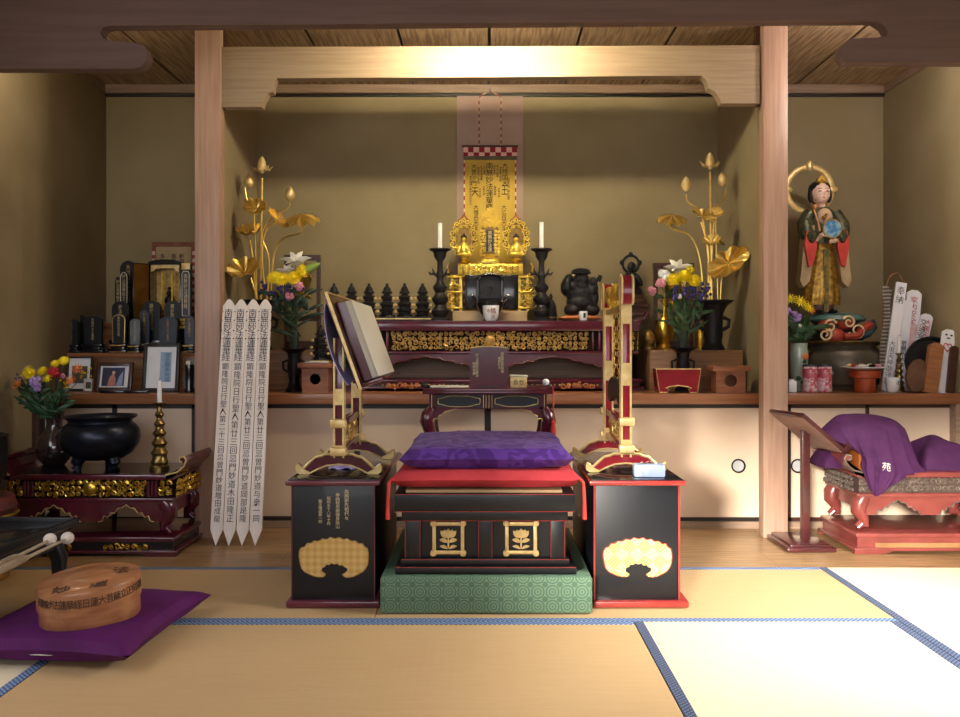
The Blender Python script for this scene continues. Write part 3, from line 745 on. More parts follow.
# things on the sutra table
def on(px, py, Y): return (PX(px, Y), Y, py)
t = thing('maroon_booklet', 'upright maroon folding booklet with gold writing standing on the sutra table', 'booklet', (PX(489, 4.0), 4.0, zt+.001))
s4 = 4.0/FP
hh = (390-349)*s4
top = [(-19*s4, hh*.0), (19*s4, 0), (19*s4, hh*.955), (10*s4, hh*.99), (0, hh), (-10*s4, hh*.99), (-19*s4, hh*.955)]
MB().xz(top, -.006, .004).build('front_panel', MAROON, t)
MB().xz([(a*.98, b*.97) for a, b in top], .006, .014).build('back_panel', MAROON, t, rot=(R(-4), 0, 0))
MB().tube([(a, -.006, b+.001) for a, b in top[2:]], .0022, 5).build('gilt_edge', GOLDP, t)
MB().xz([(-.05, .0), (.05, 0), (.045, .008), (-.045, .008)], -.0075, -.005).build('foot_notch', BLACKM, t)
ps = [text('妙法蓮華経方便品', 3.1*s4, GOLDTXT, 'gold_inscription', t, (-.056, -.0066, hh*.83)), text('如来寿量', 3.4*s4, GOLDTXT, 'gold_inscription', t, (-.070, -.0066, hh*.62)),
      text('開経偈自我偈唱', 3.1*s4, GOLDTXT, 'gold_inscription', t, (.062, -.0066, hh*.86)), text('南無妙法', 3.1*s4, GOLDTXT, 'gold_inscription', t, (.048, -.0066, hh*.74))]
join(ps)
t = thing('gold_box', 'little square gold box with a loose lid on the sutra table', 'box', (PX(518.5, 4.02), 4.03, zt+.001))
MB().bx(-.039, .039, -.03, .03, 0, .05, .002).build('box_body', GOLDP, t)
MB().bx(-.042, .042, -.033, .033, .05, .058, .003).build('box_lid', PAPERY, t, rot=(0, R(1.5), 0))
q = text('香合', .026, INK, 'box_writing', t, (0, -.0308, .036), vert=False)
t = thing('paper_booklet', 'flat white paper booklet lying on the sutra table', 'booklet', (PX(449, 4.0), 4.03, zt+.001))
MB().bx(-.092, .092, -.05, .05, 0, .007, .001).build('cover', PAPER, t)
MB().bx(-.095, -.088, -.05, .05, -.0, .0085).build('spine', INK, t)
tag(MB().box((0, 0, .012), (.03, .05, .022), None, .003).build('ink_case', BLACKM, None, (PX(425, 4.02), 4.0, zt+.001)), 'tiny black case beside the white booklet on the sutra table', 'case')
t = thing('bell_mallet', 'bell mallet with white ball head and long red tassel on the sutra table', 'mallet', (PX(546, 3.98), 3.985, zt+.001))
MB().ell((0, 0, .026), .0165).build('mallet_head', PORC, t)
MB().tube([(0, 0, .02), (.012, -.012, .012), (.024, -.025, .006)], .004, 6).build('handle', SILVER_T, t)
MB().tube([(.024, -.025, .006), (.030, -.04, .004), (.031, -.046, -.02), (.031, -.047, -.155)], .0032, 6).build('cord', TASSEL, t)
MB().lathe([(.004, .0), (.010, -.008), (.008, -.02), (.011, -.03), (.014, -.085), (.001, -.086)], (.031, -.047, -.15), 12).build('tassel', TASSEL, t)
# dark purple cloth bundle on the floor behind the seat
tag(MB().ell((0, 0, .28), (.14, .075, .30)).build('folded_cushion', PURPLE_D, None, (PX(459, 3.905), 3.895, -.02)), 'dark purple cushion propped behind the seat, its rounded top under the sutra table', 'cushion')
# ================================================================ ornate altar tables
def ornate_table(t, w, d, zt, zs, zf, za, zb, lac, line, gold, seed, curl=1., mid=True, cell=.032, side_gold=None, dark=None, ground=None):
    """scroll-ended table: top, carved frieze, cusped apron, curved legs, slotted plinth. origin: front middle on the ground"""
    h = w/2
    MB().bx(-h, h, 0, d, zs, zt, .006).build('table_top', lac, t)
    MB().bx(-h+.02, h-.02, .02, d-.02, zt-.002, zt+.0015).build('top_surface', dark or lac, t)
    for s in (-1, 1):
        k = curl
        out = [(h-.03, zt), (h+.02*k, zt+.012*k), (h+.05*k, zt+.038*k), (h+.062*k, zt+.066*k), (h+.052*k, zt+.082*k), (h+.032*k, zt+.078*k), (h+.03*k, zt+.062*k), (h+.042*k, zt+.058*k)]
        inn = [(h+.046*k, zt+.052*k), (h+.036*k, zt+.030*k), (h+.01*k, zt-.006*k), (h-.03, zs+.002)]
        e = MB().xz([(s*a, b) for a, b in out]+[(s*a, b) for a, b in inn][::1], -.004, d+.004).build('end_scroll', lac, t)
        MB().tube([(s*a, -.005, b) for a, b in out], .0045*max(k, .8), 6).build('scroll_edge', line, e)
        MB().carve(-d*.42, d*.42, 0, zs-zf, 0, cell*.9, seed+9).build('side_carving', side_gold or gold, t, (s*(h-.018+.02*k), d/2, zf), (0, 0, s*PI/2))
    MB().bx(-h+.02, h-.02, .03, d-.03, zf, zs).build('frieze_back', ground or DKBACK, t)
    MB().carve(-h*.66, h*.66, zf+.006, zs-.004, .026, cell, seed).build('carved_frieze', gold, t)
    for s in (-1, 1):
        MB().carve(s*h*.80 if s < 0 else h*.80, h*.98 if s > 0 else -h*.98, zf+.006, zs-.004, .024, cell, seed+3*s+20) if False else None
        a, b = (h*.80, h*.97) if s > 0 else (-h*.97, -h*.80)
        MB().carve(a, b, zf+.006, zs-.004, .024, cell, seed+4+s).build('carved_corner', gold, t)
        for q in (.69, .735, .78):
            MB().lathe([(.002, zf+.004), (.008, zf+.006), (.010, (zf+zs)/2), (.008, zs-.006), (.002, zs-.004)], (s*h*q, .024, 0), 10).build('frieze_baluster', lac, t)
    if mid:
        q = MB().lathe([(.03, 0), (.03, .006), (.022, .012), (.010, .013), (.001, .015)], (0, .022, (zf+zs)/2), 20, rot=(PI/2, 0, 0)).build('crest_boss', gold, t)
    MB().bx(-h+.005, h-.005, .012, d-.012, zf-.018, zf, .005).build('moulding', lac, t)
    # cusped apron: outline with two arches
    zt_ = zf-.018; ah = zt_-za
    def arch(c, hw):
        pr = [(-1, .0), (-.86, .05), (-.80, .30), (-.66, .22), (-.56, .46), (-.42, .42), (-.30, .68), (-.14, .70), (0, .86)]
        L = [(c+a*hw, za+ah*b) for a, b in pr]
        return L+[(2*c-a, b) for a, b in reversed(L[:-1])]
    A1, A2 = arch(-h*.43, h*.33), arch(h*.43, h*.33)
    poly = [(-h*.93, zt_), (-h*.93, za+ah*.4), (-h*.86, za)]+A1+A2+[(h*.86, za), (h*.93, za+ah*.4), (h*.93, zt_)]
    ap = MB().xz(poly, .02, .034).build('apron', lac, t)
    for A in (A1, A2): MB().tube([(a, .018, b) for a, b in A], .0028, 5).build('apron_line', line, ap)
    MB().bx(-h*.92, h*.92, d-.034, d-.02, za+ah*.5, zt_).build('apron_rear', lac, t)
    for s in (-1, 1):
        MB().bx(s*h*.90-.008, s*h*.90+.008, .04, d-.04, za+ah*.3, zt_).build('apron_side', lac, t)
        for y in (.045, d-.045):
            x = s*h*.86; H = zt_-zb
            pts = [(x, y, zt_), (x+s*.02, y, zt_-.22*H), (x+s*.022, y, zt_-.42*H), (x-s*.002, y, zt_-.66*H), (x-s*.008, y, zt_-.84*H), (x+s*.012, y, zb+.035), (x+s*.03, y, zb+.016)]
            MB().tube(pts, [.036, .04, .036, .024, .018, .02, .016], 10).build('leg', lac, t)
    # plinth with slots and bracket feet
    zp = zb
    MB().bx(-h-.01, h+.01, -.012, d+.012, zp-.022, zp, .006).build('plinth_top', lac, t)
    p = MB().bx(-h+.0, h-.0, 0, d, .022, zp-.022).build('plinth', dark or lac, t)
    for a, b in ((-h*.75, -h*.15), (h*.15, h*.75)):
        mb = MB().carve(a+.015, b-.015, .03, zp-.03, -.004, .026, seed+30)
        if mid: mb.build('plinth_inlay', gold, p)
        else: mb.bm.free()
    MB().bx(-h-.02, h+.02, -.02, d+.02, .012, .026, .004).build('plinth_base', lac, t)
    for s in (-1, 1):
        k = [(0, .013), (.17, .013), (.15, .004), (.12, 0), (0, 0)]
        for y in (-.02, d-.01):
            MB().xz([(s*(h+.02-a), b) for a, b in k], y, y+.03).build('foot', lac, t)
Ya = 4.60; za0 = .701
xa_ = PX(490, Ya)
def aZ(p): return PZ(p, Ya)-za0
t = thing('altar_table', 'long maroon altar table with gilt carved frieze holding the gold altar group', 'altar', (xa_, Ya, za0), 0, 'scroll ended maroon tables')
ornate_table(t, 1.62, .46, aZ(321), aZ(331), aZ(351), aZ(367), aZ(379), MAROON, MAROON_E, GOLDD, 5, curl=.62, cell=.028, dark=None)
ZA = za0+aZ(321)+.002
for s in (-1, 1):
    MB().carve(s*.47-.09, s*.47+.09, .008, aZ(380)-.01, -.026, .03, 61+s).build('rail_carving', ORANGEC, t)
MB().bx(-.70, .70, .30, .31, aZ(379), aZ(357)).build('rear_panel', W_STEP, t)
# low steps behind the altar table at either side
for px0, px1, lab in ((262, 323, 'brown wooden step behind the long calligraphy planks'), (650, 743, 'brown wooden step under the black vase of gold lotus')):
    tag(MB().bx(PX(px0, 4.62), PX(px1, 4.62), 4.62, 5.2, .701, .921, .003).build('wooden_step', W_STEP), lab, 'step', 'steps at the ends of the altar')
ZS = .922
# ---------------------------------------------------------------- small black pagodas
def pagoda(x, y, z, label, k=1.):
    t = thing('pagoda_figurine', label, 'figurine', (x, y, z), 0, 'small dark pagoda figurines')
    MB().box((0, 0, .010*k), (.094*k, .07*k, .020*k), None, .003).lathe([(.044*k, .020*k), (.040*k, .030*k), (.044*k, .034*k)], (0, 0, 0), 8).build('pedestal', BRONZE, t)
    MB().box((0, 0, .012*k), (.0945*k, .074*k, .006*k)).build('gold_line', GOLDP, t)
    mb = MB()
    for z0, r in ((.034, .047), (.066, .045), (.100, .037), (.128, .027)):
        mb.lathe([(r*.62*k, z0*k), (r*.66*k, (z0+.012)*k), (r*1.0*k, (z0+.016)*k), (r*1.05*k, (z0+.021)*k), (r*.7*k, (z0+.032)*k)], (0, 0, 0), 12, sy=.8)
    mb.build('tiered_body', IRON, t)
    MB().lathe([(.020*k, .158*k), (.018*k, .168*k), (.012*k, .178*k), (.006*k, .184*k), (.009*k, .189*k), (.001, .197*k)], (0, 0, 0), 12).build('finial', IRON, t)
    for z0, r in ((.050, .046), (.083, .044), (.117, .038)):
        for s in (-1, 1): MB().ell((s*r*.95*k, -.022*k, z0*k), (.009*k, .007*k, .0075*k), None, 8, 5).build('gilt_detail', GOLDP, t)
    return t
names = ['first dark pagoda figurine, its tip behind the top corner of the book stand', 'second dark pagoda figurine from the book stand, half hidden by the board', 'third dark pagoda figurine from the book stand in the altar row', 'fourth dark pagoda figurine, between the book stand and the candle', 'dark pagoda figurine second from the iron candlestick', 'dark pagoda figurine standing next to the iron candlestick']
for k, px in enumerate((334, 351.5, 369, 387, 404.6, 422.6)):
    pagoda(PX(px, 4.72), 4.72, ZA, names[k], PZ(283, 4.72)-ZA and (PZ(283, 4.72)-ZA)/.197)
pagoda(PX(320, 4.52), 4.535, .851, 'larger dark pagoda figurine on a block behind the slanted book board', 1.05)
tag(MB().bx(-.055, .06, -.045, .045, 0, .148, .003).build('wooden_block', W_DARK, None, (PX(320, 4.52), 4.535, .701)), 'dark wooden block under the larger pagoda figurine', 'block')
# ---------------------------------------------------------------- gold altar group
Yg = 4.87; s = Yg/FP; xg0 = PX(490, Yg)
def gx_(p): return (p-CX)*s-xg0
def gz(p, z0=ZA): return PZ(p, Yg)-z0
t = thing('wooden_stand', 'pale wooden plank block under the gold shrine', 'stand', (xg0, Yg, ZA))
MB().bx(gx_(453), gx_(527), -.03, .17, 0, gz(311), .002).build('base_block', M('pale_base', '#c8b08c', '#b89c78', .6), t)
zB = ZA+gz(311)
t = thing('gold_shrine', 'tiered gold shrine frame with openwork sides around a black cabinet', 'shrine', (xg0, Yg, zB+.001))
def hz(p): return PZ(p, Yg)-zB
MB().bx(gx_(458), gx_(523), 0, .15, hz(275), hz(264), .002).build('gold_platform', GOLDB, t)
MB().carve(gx_(460), gx_(520), hz(274), hz(266), -.002, .03, 77).build('platform_relief', GOLD, t)
MB().bx(gx_(452), gx_(528), .02, .15, hz(277), hz(274.5), .002).build('platform_rim', GOLD, t)
for sg in (-1, 1):
    X_ = lambda p: sg*(gx_(490+p))
    for p in (29.5, 38): MB().bx(X_(p)-.008, X_(p)+.008, .03, .05, 0, hz(276)).build('gold_column', GOLDB, t)
    for z0 in (hz(308), hz(292), hz(277)):
        MB().box((X_(35), .07, z0), (.095, .12, .012), None, .003).build('gold_tier', GOLD, t)
    MB().carve(min(X_(30), X_(43)), max(X_(30), X_(43)), hz(306), hz(293), .025, .028, 15+sg).carve(min(X_(30), X_(42)), max(X_(30), X_(42)), hz(291), hz(279), .025, .028, 25+sg).build('openwork_side', GOLD, t)
    MB().tube([(X_(37), .05, hz(277)), (X_(42), .045, hz(272)), (X_(43), .045, hz(266)), (X_(41), .045, hz(262))], [.008, .007, .005, .003], 6).build('corner_spire', GOLD, t)
# black cabinet with round headed opening
t = thing('black_cabinet', 'black lacquer miniature cabinet with arched opening inside the gold shrine', 'cabinet', (xg0, Yg-.004, zB+.001))
MB().bx(gx_(465), gx_(479), -.03, -.006, hz(309), hz(275.5), .002).build('side_panel', BLACK, t)
MB().bx(gx_(501.5), gx_(518), -.03, -.006, hz(309), hz(275.5), .002).build('side_panel', BLACK, t)
MB().bx(gx_(478), gx_(502), -.012, -.006, hz(309), hz(275)).build('rear_panel', IRON, t)
mb = MB(); pts = [(gx_(478), -.03, hz(300))]+[(gx_(490)+gx_(502)*math.cos(PI-PI*i/14)*1.02, -.03, hz(282)+.042*math.sin(PI*i/14)) for i in range(15)]+[(gx_(502), -.03, hz(300))]
mb.tube(pts, .010, 8); mb.build('arch_frame', BLACK, t)
MB().bx(gx_(479), gx_(501), -.045, -.012, hz(299), hz(296.5)).build('shelf', BRONZE, t)
MB().lathe([(.012, hz(296)), (.004, hz(294)), (.005, hz(290)), (.012, hz(288))], (0, -.028, 0), 12).build('inner_stand', SILVER_T, t)
Yb = 4.775; zbowl = ZA
t = thing('incense_bowl', 'round black incense bowl before the miniature cabinet, behind the white cup', 'bowl', (PX(490, Yb), Yb-.01, ZA))
MB().lathe([(.035, 0), (.04, .008), (.03, .02), (.055, .045), (.078, .085), (.080, .105), (.070, .118), (.062, .120), (.060, .108), (.001, .1)], (0, 0, 0), 32).build('bowl_body', BLACK, t)
for s_ in (-1, 1): MB().tube([(s_*.07, 0, .11), (s_*.088, 0, .125), (s_*.098, 0, .145), (s_*.108, 0, .15)], [.008, .009, .007, .005], 8).build('bowl_ear', BLACK, t)
t = thing('tea_cup', 'white tea cup with a brown crest standing in the middle of the altar edge', 'cup', (PX(491, 4.62), 4.645, ZA))
k = .0058
MB().lathe([(.026, 0), (.03, .004), (.040, .02), (.0445, .05), (.046, .084), (.043, .084), (.040, .05), (.03, .012), (.001, .01)], (0, 0, 0), 32).build('cup_body', PORC, t)
join([text('橘', .034, RUST, 'cup_crest', t, (.012, -.0455, .068)), text('寺', .022, RUST, 'cup_crest', t, (-.014, -.0447, .062)), text('供', .022, RUST, 'cup_crest', t, (.012, -.0445, .032))])
# tablet and two flaming mandorlas
ZP = zB+hz(264)+.002
def tear(w, h, n=40):
    o = []
    for i in range(n):
        a = 2*PI*i/n
        r = 1+.05*math.cos(9*a)
        x = w*math.sin(a)*(1-.16*(1-math.cos(a))/2)*r; z = h/2-h/2*math.cos(a)*r
        o.append((x*(.55+.45*min(1, z/(h*.45)+.1)) if z < h*.45 else x, z))
    return o
def mandorla(px, label):
    h = hz(218)-hz(263); w = .5*29*s
    t = thing('gold_mandorla', label, 'statuette', (PX(px, Yg), Yg+.06, ZP), 0, 'gold mandorla statuettes')
    MB().lathe([(.03, 0), (.038, .006), (.024, .014), (.026, .022), (.034, .03), (.02, .034)], (0, 0, 0), 16).build('lotus_base', GOLD, t)
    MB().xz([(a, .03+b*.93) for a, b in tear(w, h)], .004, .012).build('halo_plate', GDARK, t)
    mb = MB()
    for i in range(20):
        a = 2*PI*i/20; x = w*.82*math.sin(a); z = .03+h*.47-h*.40*math.cos(a)
        mb.spiral((x, z), .015, 1.2, 1 if i % 2 else -1, a, .0042, 10, .0)
        if i % 2: mb.spiral((w*.58*math.sin(a), .03+h*.47-h*.28*math.cos(a)), .012, 1.1, -1, a, .0036, 9, .001)
    mb.tube([(w*.58*math.sin(2*PI*i/24), 0, .03+h*.46-h*.30*math.cos(2*PI*i/24)) for i in range(25)], .003, 5)
    mb.build('halo_flame', GOLDB, t)
    mb = MB().ell((0, -.016, .058), (.046, .024, .016)).ell((0, -.014, .094), (.028, .02, .036)).ell((0, -.016, .145), (.017, .017, .020)).ell((-.028, -.018, .088), (.012, .012, .029), (0, .4, 0)).ell((.028, -.018, .088), (.012, .012, .029), (0, -.4, 0)).ell((0, -.029, .078), (.018, .012, .012))
    f = mb.build('seated_figure', GOLDB, t)
    md = f.modifiers.new('r', 'REMESH'); md.mode = 'VOXEL'; md.voxel_size = .0035; md.use_smooth_shade = True
    MB().ell((0, -.013, .155), (.018, .018, .015)).ell((0, -.012, .172), .007).build('hair', BRONZE, t)
    MB().tube([(-.02, .006, .03+h*.9), (0, .004, .03+h), (.02, .006, .03+h*.9)], [.006, .009, .006], 6).build('halo_crest', ORANGEC, t)
mandorla(463.5, 'gold seated statuette on a flame halo beside the bookstand side of the central tablet')
mandorla(516.5, 'gold seated statuette on a flame halo, at the gong frame side of the tablet')
t = thing('memorial_tablet', 'central gold memorial tablet with black inscribed face under a gold crown', 'tablet', (xg0, Yg+.03, ZP))
def tz(p): return PZ(p, Yg)-ZP
def tx(p): return gx_(490+p)
MB().box((0, 0, .012), (.10, .07, .024), None, .005).lathe([(.045, .024), (.05, .032), (.03, .042), (.034, .052), (.042, .056)], (0, 0, 0), 16, sy=.7).build('pedestal', GOLDB, t)
fr = [(tx(-7), tz(257)), (tx(7), tz(257)), (tx(9.5), tz(240)), (tx(10), tz(230)), (tx(7), tz(226)), (tx(-7), tz(226)), (tx(-10), tz(230)), (tx(-9.5), tz(240))]
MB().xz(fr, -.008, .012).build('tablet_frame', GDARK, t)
mb = MB()
for sg in (-1, 1): mb.carve(min(sg*tx(4.4), sg*tx(10)), max(sg*tx(4.4), sg*tx(10)), tz(256), tz(229), -.010, .02, 5+sg)
mb.build('frame_scroll', GOLDB, t)
MB().bx(tx(-3.6), tx(3.6), -.012, -.006, tz(251), tz(229.5)).build('black_face', BLACKM, t)
text('南無妙法蓮', 4.4*s, GOLDTXT, 'gold_inscription', t, (0, -.0125, tz(230.5)), sx=.95)
mb = MB().carve(tx(-11), tx(11), tz(227), tz(219), -.008, .026, 6).carve(tx(-8), tx(8), tz(220), tz(212), -.006, .024, 9).carve(tx(-4), tx(4), tz(213), tz(207), -.004, .022, 10)
mb.xz([(tx(-8), tz(226)), (tx(8), tz(226)), (tx(7), tz(215)), (tx(3), tz(210)), (0, tz(205)), (tx(-3), tz(210)), (tx(-7), tz(215))], 0, .008)
mb.build('crown', GOLD, t)
# iron candlesticks with white candles
def candlestick(px, Y, z, label, k, mat, lab2, prof, ch, cr, ears=True):
    t = thing('candlestick', label, 'candlestick', (PX(px, Y), Y, z), 0, 'altar candlesticks')
    MB().lathe([(a*k, b*k) for a, b in prof], (0, 0, 0), 24).build('stem', mat, t)
    top = prof[-1][1]*k
    if ears:
        for sg in (-1, 1):
            MB().tube([(sg*.012*k, 0, .235*k), (sg*.034*k, 0, .25*k), (sg*.05*k, 0, .245*k), (sg*.058*k, 0, .258*k)], [.007*k, .008*k, .006*k, .004*k], 7).tube([(sg*.03*k, 0, .25*k), (sg*.04*k, -.005, .275*k)], [.006*k, .002*k], 6).build('dragon_ear', mat, t)
    c = thing('candle', lab2, 'candle', (PX(px, Y), Y, z+top-.001), 0, 'white candles')
    MB().lathe([(cr, 0), (cr, ch), (cr*.6, ch+.002), (.001, ch+.0025)], (0, 0, 0), 16).build('wax_body', CANDLE, c)
    MB().cyl((0, 0, ch), .0012, .010, 6).build('wick', INK, c)
CP = [(.05, 0), (.05, .012), (.032, .022), (.044, .04), (.046, .055), (.03, .075), (.026, .085), (.042, .105), (.044, .12), (.026, .14), (.024, .15), (.036, .168), (.037, .182), (.02, .2), (.016, .22), (.024, .24), (.016, .262), (.014, .31), (.03, .335), (.036, .362), (.056, .372), (.056, .378), (.008, .372)]
kk = (PZ(249, 4.7)-ZA)/.378
candlestick(440, 4.7, ZA, 'black iron candlestick on the altar next to the row of pagodas', kk, IRON, 'white candle on the iron candlestick near the pagodas', CP, (249-222)*4.7/FP, .012)
candlestick(541.5, 4.7, ZA, 'black iron candlestick on the altar next to the stout dark statue', kk, IRON, 'white candle on the iron candlestick near the stout statue', CP, (249-221)*4.7/FP, .012)
t = thing('dark_bottle', 'small dark bottle shaped figure beside the iron candlestick on the altar', 'figurine', (PX(551, 4.76), 4.78, ZA))
MB().lathe([(.034, 0), (.036, .02), (.03, .06), (.03, .085), (.02, .115), (.009, .125), (.013, .135), (.008, .15), (.001, .158)], (0, 0, 0), 18).build('bottle_body', BRONZE, t)
MB().lathe([(.037, .018), (.038, .022), (.037, .026)], (0, 0, 0), 18, caps=False).build('gold_line', GOLDD, t)
# stout dark statue on an orange cushion
Yd = 4.76; s = Yd/FP
t = thing('orange_cushion', 'flat orange cushion under the stout dark statue', 'cushion', (PX(579.5, Yd), Yd, ZA))
pillow(MB(), 43*s, .20, .034, (0, 0, .017), 14, seed=4).build('cushion_body', ORANGEC, t)
t = thing('stout_statue', 'stout dark statue of a sack-carrying deity in a flat cap, sitting on an orange cushion', 'statue', (PX(582, Yd), Yd, ZA+.031))
h0 = ZA+.031
def dp(p, q): return ((p-582)*s, PZ(q, Yd)-h0)
mb = MB()
def E(p, q, y, rx, ry, rz, rot=None): x, z = dp(p, q); mb.ell((x, y, z), (rx*s, ry, rz*s), rot)
E(581, 293, 0, 15, .075, 14); E(580, 303, -.01, 14, .075, 8); E(572, 310, -.02, 8.5, .06, 6.5); E(591, 310, -.02, 8.5, .06, 6.5); E(581, 279, -.02, 7.5, .045, 7.5)
E(567, 287, .03, 6, .06, 9); E(568, 282, .02, 5, .05, 9, (0, .3, 0)); E(573, 287, -.045, 4, .025, 6, (0, -.5, 0)); E(592, 290, -.03, 5, .035, 8, (0, .3, 0)); E(592, 282, -.05, 3.6, .022, 4.5); E(594, 298, -.02, 4, .03, 9); E(581, 286, -.05, 6, .03, 4)
f = mb.build('figure_body', IRON, t); md = f.modifiers.new('r', 'REMESH'); md.mode = 'VOXEL'; md.voxel_size = .005; md.use_smooth_shade = True
x, z = dp(580.5, 272)
MB().ell((x, -.02, z), (9.4*s, .06, 3.6*s)).lathe([(9.6*s, -.006), (9.9*s, 0), (9.2*s, .006)], (x, -.02, z-.006), 20, sy=1.05).build('cap', IRON, t)
x, z = dp(595, 280)
MB().cyl((x+.012, -.06, z-.014), .011, .036, 12, (0, .3, 0)).tube([(x-.004, -.06, z-.05), (x+.008, -.06, z+.01)], .004, 6).build('mallet', IRON, t)
mb = MB(); x, z = dp(581, 280)
mb.ell((x, -.066, z), (.006, .006, .006)); 
for sg in (-1, 1): mb.ell((x+sg*.014, -.060, z+.010), (.007, .004, .003)).ell((x+sg*.018, -.058, z-.004), (.009, .006, .007))
mb.tube([(x-.014, -.060, z-.013), (x, -.065, z-.019), (x+.014, -.060, z-.013)], .0025, 5)
mb.build('face_relief', BRONZE, t)
t = thing('sake_cup', 'little white cup with a dark mark before the stout statue', 'cup', (PX(583.5, 4.63), 4.64, ZA))
MB().lathe([(.014, 0), (.02, .004), (.0235, .03), (.024, .052), (.0215, .052), (.019, .01), (.001, .008)], (0, 0, 0), 24).build('cup_body', PORC, t)
MB().xz([(-.006, .016), (.006, .016), (.007, .042), (-.005, .042)], -.0245, -.020).build('cup_mark', BLACKM, t, rot=(0, 0, .15))
# slim dark statue with a ring halo on a stepped red base
Yq = 5.13; s = Yq/FP
tag(MB().bx(PX(629, Yq)-.095, PX(629, Yq)+.02, -.055, .06, 0, ZA-.703, .003).build('wooden_block', W_DARK, None, (0, Yq, .701)), 'dark wooden block behind the altar table end carrying the haloed statue', 'block')
t = thing('haloed_statue', 'slim dark statue with ring halo on a stepped base behind the gong frame', 'statue', (PX(631, Yq), Yq-.005, ZA))
def dq(p, q): return ((p-632)*s, PZ(q, Yq)-ZA)
mb = MB()
for (w, q0, q1) in ((18, 319, 313), (15, 313, 308), (19, 308, 305), (15, 305, 299), (12.5, 299, 295)):
    z0, z1 = dq(0, q0)[1], dq(0, q1)[1]; mb.box((0, 0, (z0+z1)/2), (2*w*s*.9, .12*w/19, z1-z0), None, .004)
mb.build('stepped_base', W_DARK, t)
mb = MB(); z = dq(0, 295)[1]
mb.lathe([(11*s, z-.002), (11.5*s, z+.02), (8*s, z+.05), (8.5*s, z+.09), (6*s, z+.125), (3*s, z+.14)], (0, 0, 0), 20, sy=.6)
x, zz_ = dq(628, 267); mb.ell((0, -.015, zz_), (4*s, .02, 5*s)).ell((-.04, -.03, z+.09), (.018, .02, .045), (0, .5, 0)).ell((.04, -.03, z+.09), (.018, .02, .045), (0, -.5, 0))
f = mb.build('figure_body', IRON, t); md = f.modifiers.new('r', 'REMESH'); md.mode = 'VOXEL'; md.voxel_size = .005; md.use_smooth_shade = True
zc_ = dq(0, 264)[1]
MB().tube([(8*s*math.cos(2*PI*i/28), .012, zc_+8.6*s*math.sin(2*PI*i/28)) for i in range(29)], .008, 7).build('ring_halo', IRON, t)
for a in (PI/2, PI*.05, PI*.95): MB().ell((9*s*math.cos(a), .012, zc_+9.6*s*math.sin(a)), (.014, .01, .016)).build('halo_flame', IRON, t)
# ---------------------------------------------------------------- hanging scroll
Ysc = YB-.035; s = Ysc/FP; x0 = PX(490, Ysc); zt0 = PZ(147, Ysc)
t = thing('hanging_scroll', 'yellow hanging scroll of black calligraphy with red and white checked top border', 'scroll', (x0, Ysc, zt0))
def sx_(p): return (p-490)*s
def sz(p): return PZ(p, Ysc)-zt0
MB().bx(sx_(464), sx_(516.5), 0, .006, sz(320), sz(158)).build('scroll_sheet', M('scroll_paper', '#cfae50', '#c2a044', .7, scale=6, spec=.2), t)
MB().bx(sx_(463.5), sx_(517), -.003, .006, sz(156), 0).build('checked_border', checker_cloth('red_checker', '#8c1226', '#d8b0a8', .0335), t)
MB().bx(sx_(463.5), sx_(517), -.002, .006, sz(160), sz(155.5)).build('grey_band', M('grey_band', '#6a6048', '#585040', .8), t)
st = stripes('red_cream_braid', '#a04038', '#d8c090', .05, 2, .1)
for a in (464.3, 515.6): MB().bx(sx_(a)-.004, sx_(a)+.004, -.003, .005, sz(320), sz(160)).build('side_braid', st, t)
MB().tube([(sx_(462), .0, .004), (sx_(518), .0, .004)], .007, 8).build('top_rod', W_DARK, t)
cd_ = stripes('red_cream_cord', '#8c3030', '#c8b088', .04, 2, 0)
zh = sz(91)
for sg in (-1, 1): MB().tube([(sx_(490+sg*11), 0, .006), (sx_(490+sg*11), 0, sz(98)-.0), (sx_(490+sg*9), 0, sz(95.5)), (0, 0, zh)], .0035, 6).build('hanging_cord', cd_, t)
MB().tube([(0, .03, zh+.012), (0, -.008, zh+.01), (0, -.010, zh-.004), (0, .004, zh-.006)], .004, 6).build('wall_hook', IRON, t)
W = []
def wt(txt, px, y, size, sx=1.): W.append(text(txt, size*s*1.28, INK, 'scroll_writing', t, (sx_(px), -.0009, sz(y)), sx=sx))
wt('南無妙法蓮華経', 489.5, 163, 5.6, 1.1)
wt('大毘沙門', 474, 164, 4.6); wt('天', 475, 187, 8.5, .7); wt('大持国天', 505, 163, 4.8); wt('王', 504.5, 185, 9, .6)
for px, y, tx_ in ((478.5, 167, '釈迦牟尼仏文殊'), (481.5, 166, '多宝如来普賢'), (484.5, 165, '上行菩薩'), (494.5, 165, '浄行菩薩'), (497.5, 165, '安立行菩薩'), (500.5, 167, '弥勒薬王菩薩'), (470.5, 176, '鬼子母神十羅刹女大梵天王'), (508.5, 178, '天照太神八幡大菩薩'), (480, 188, '天台大師'), (484, 186, '伝教大師'), (495, 186, '龍樹菩薩'), (499, 188, '妙楽大師')):
    wt(tx_, px, y, 2.0)
wt('日蓮大聖人', 489.5, 201, 3.2); wt('大増長天王', 476, 205, 4.2); wt('大広目天王', 504, 205, 4.2)
join(W)
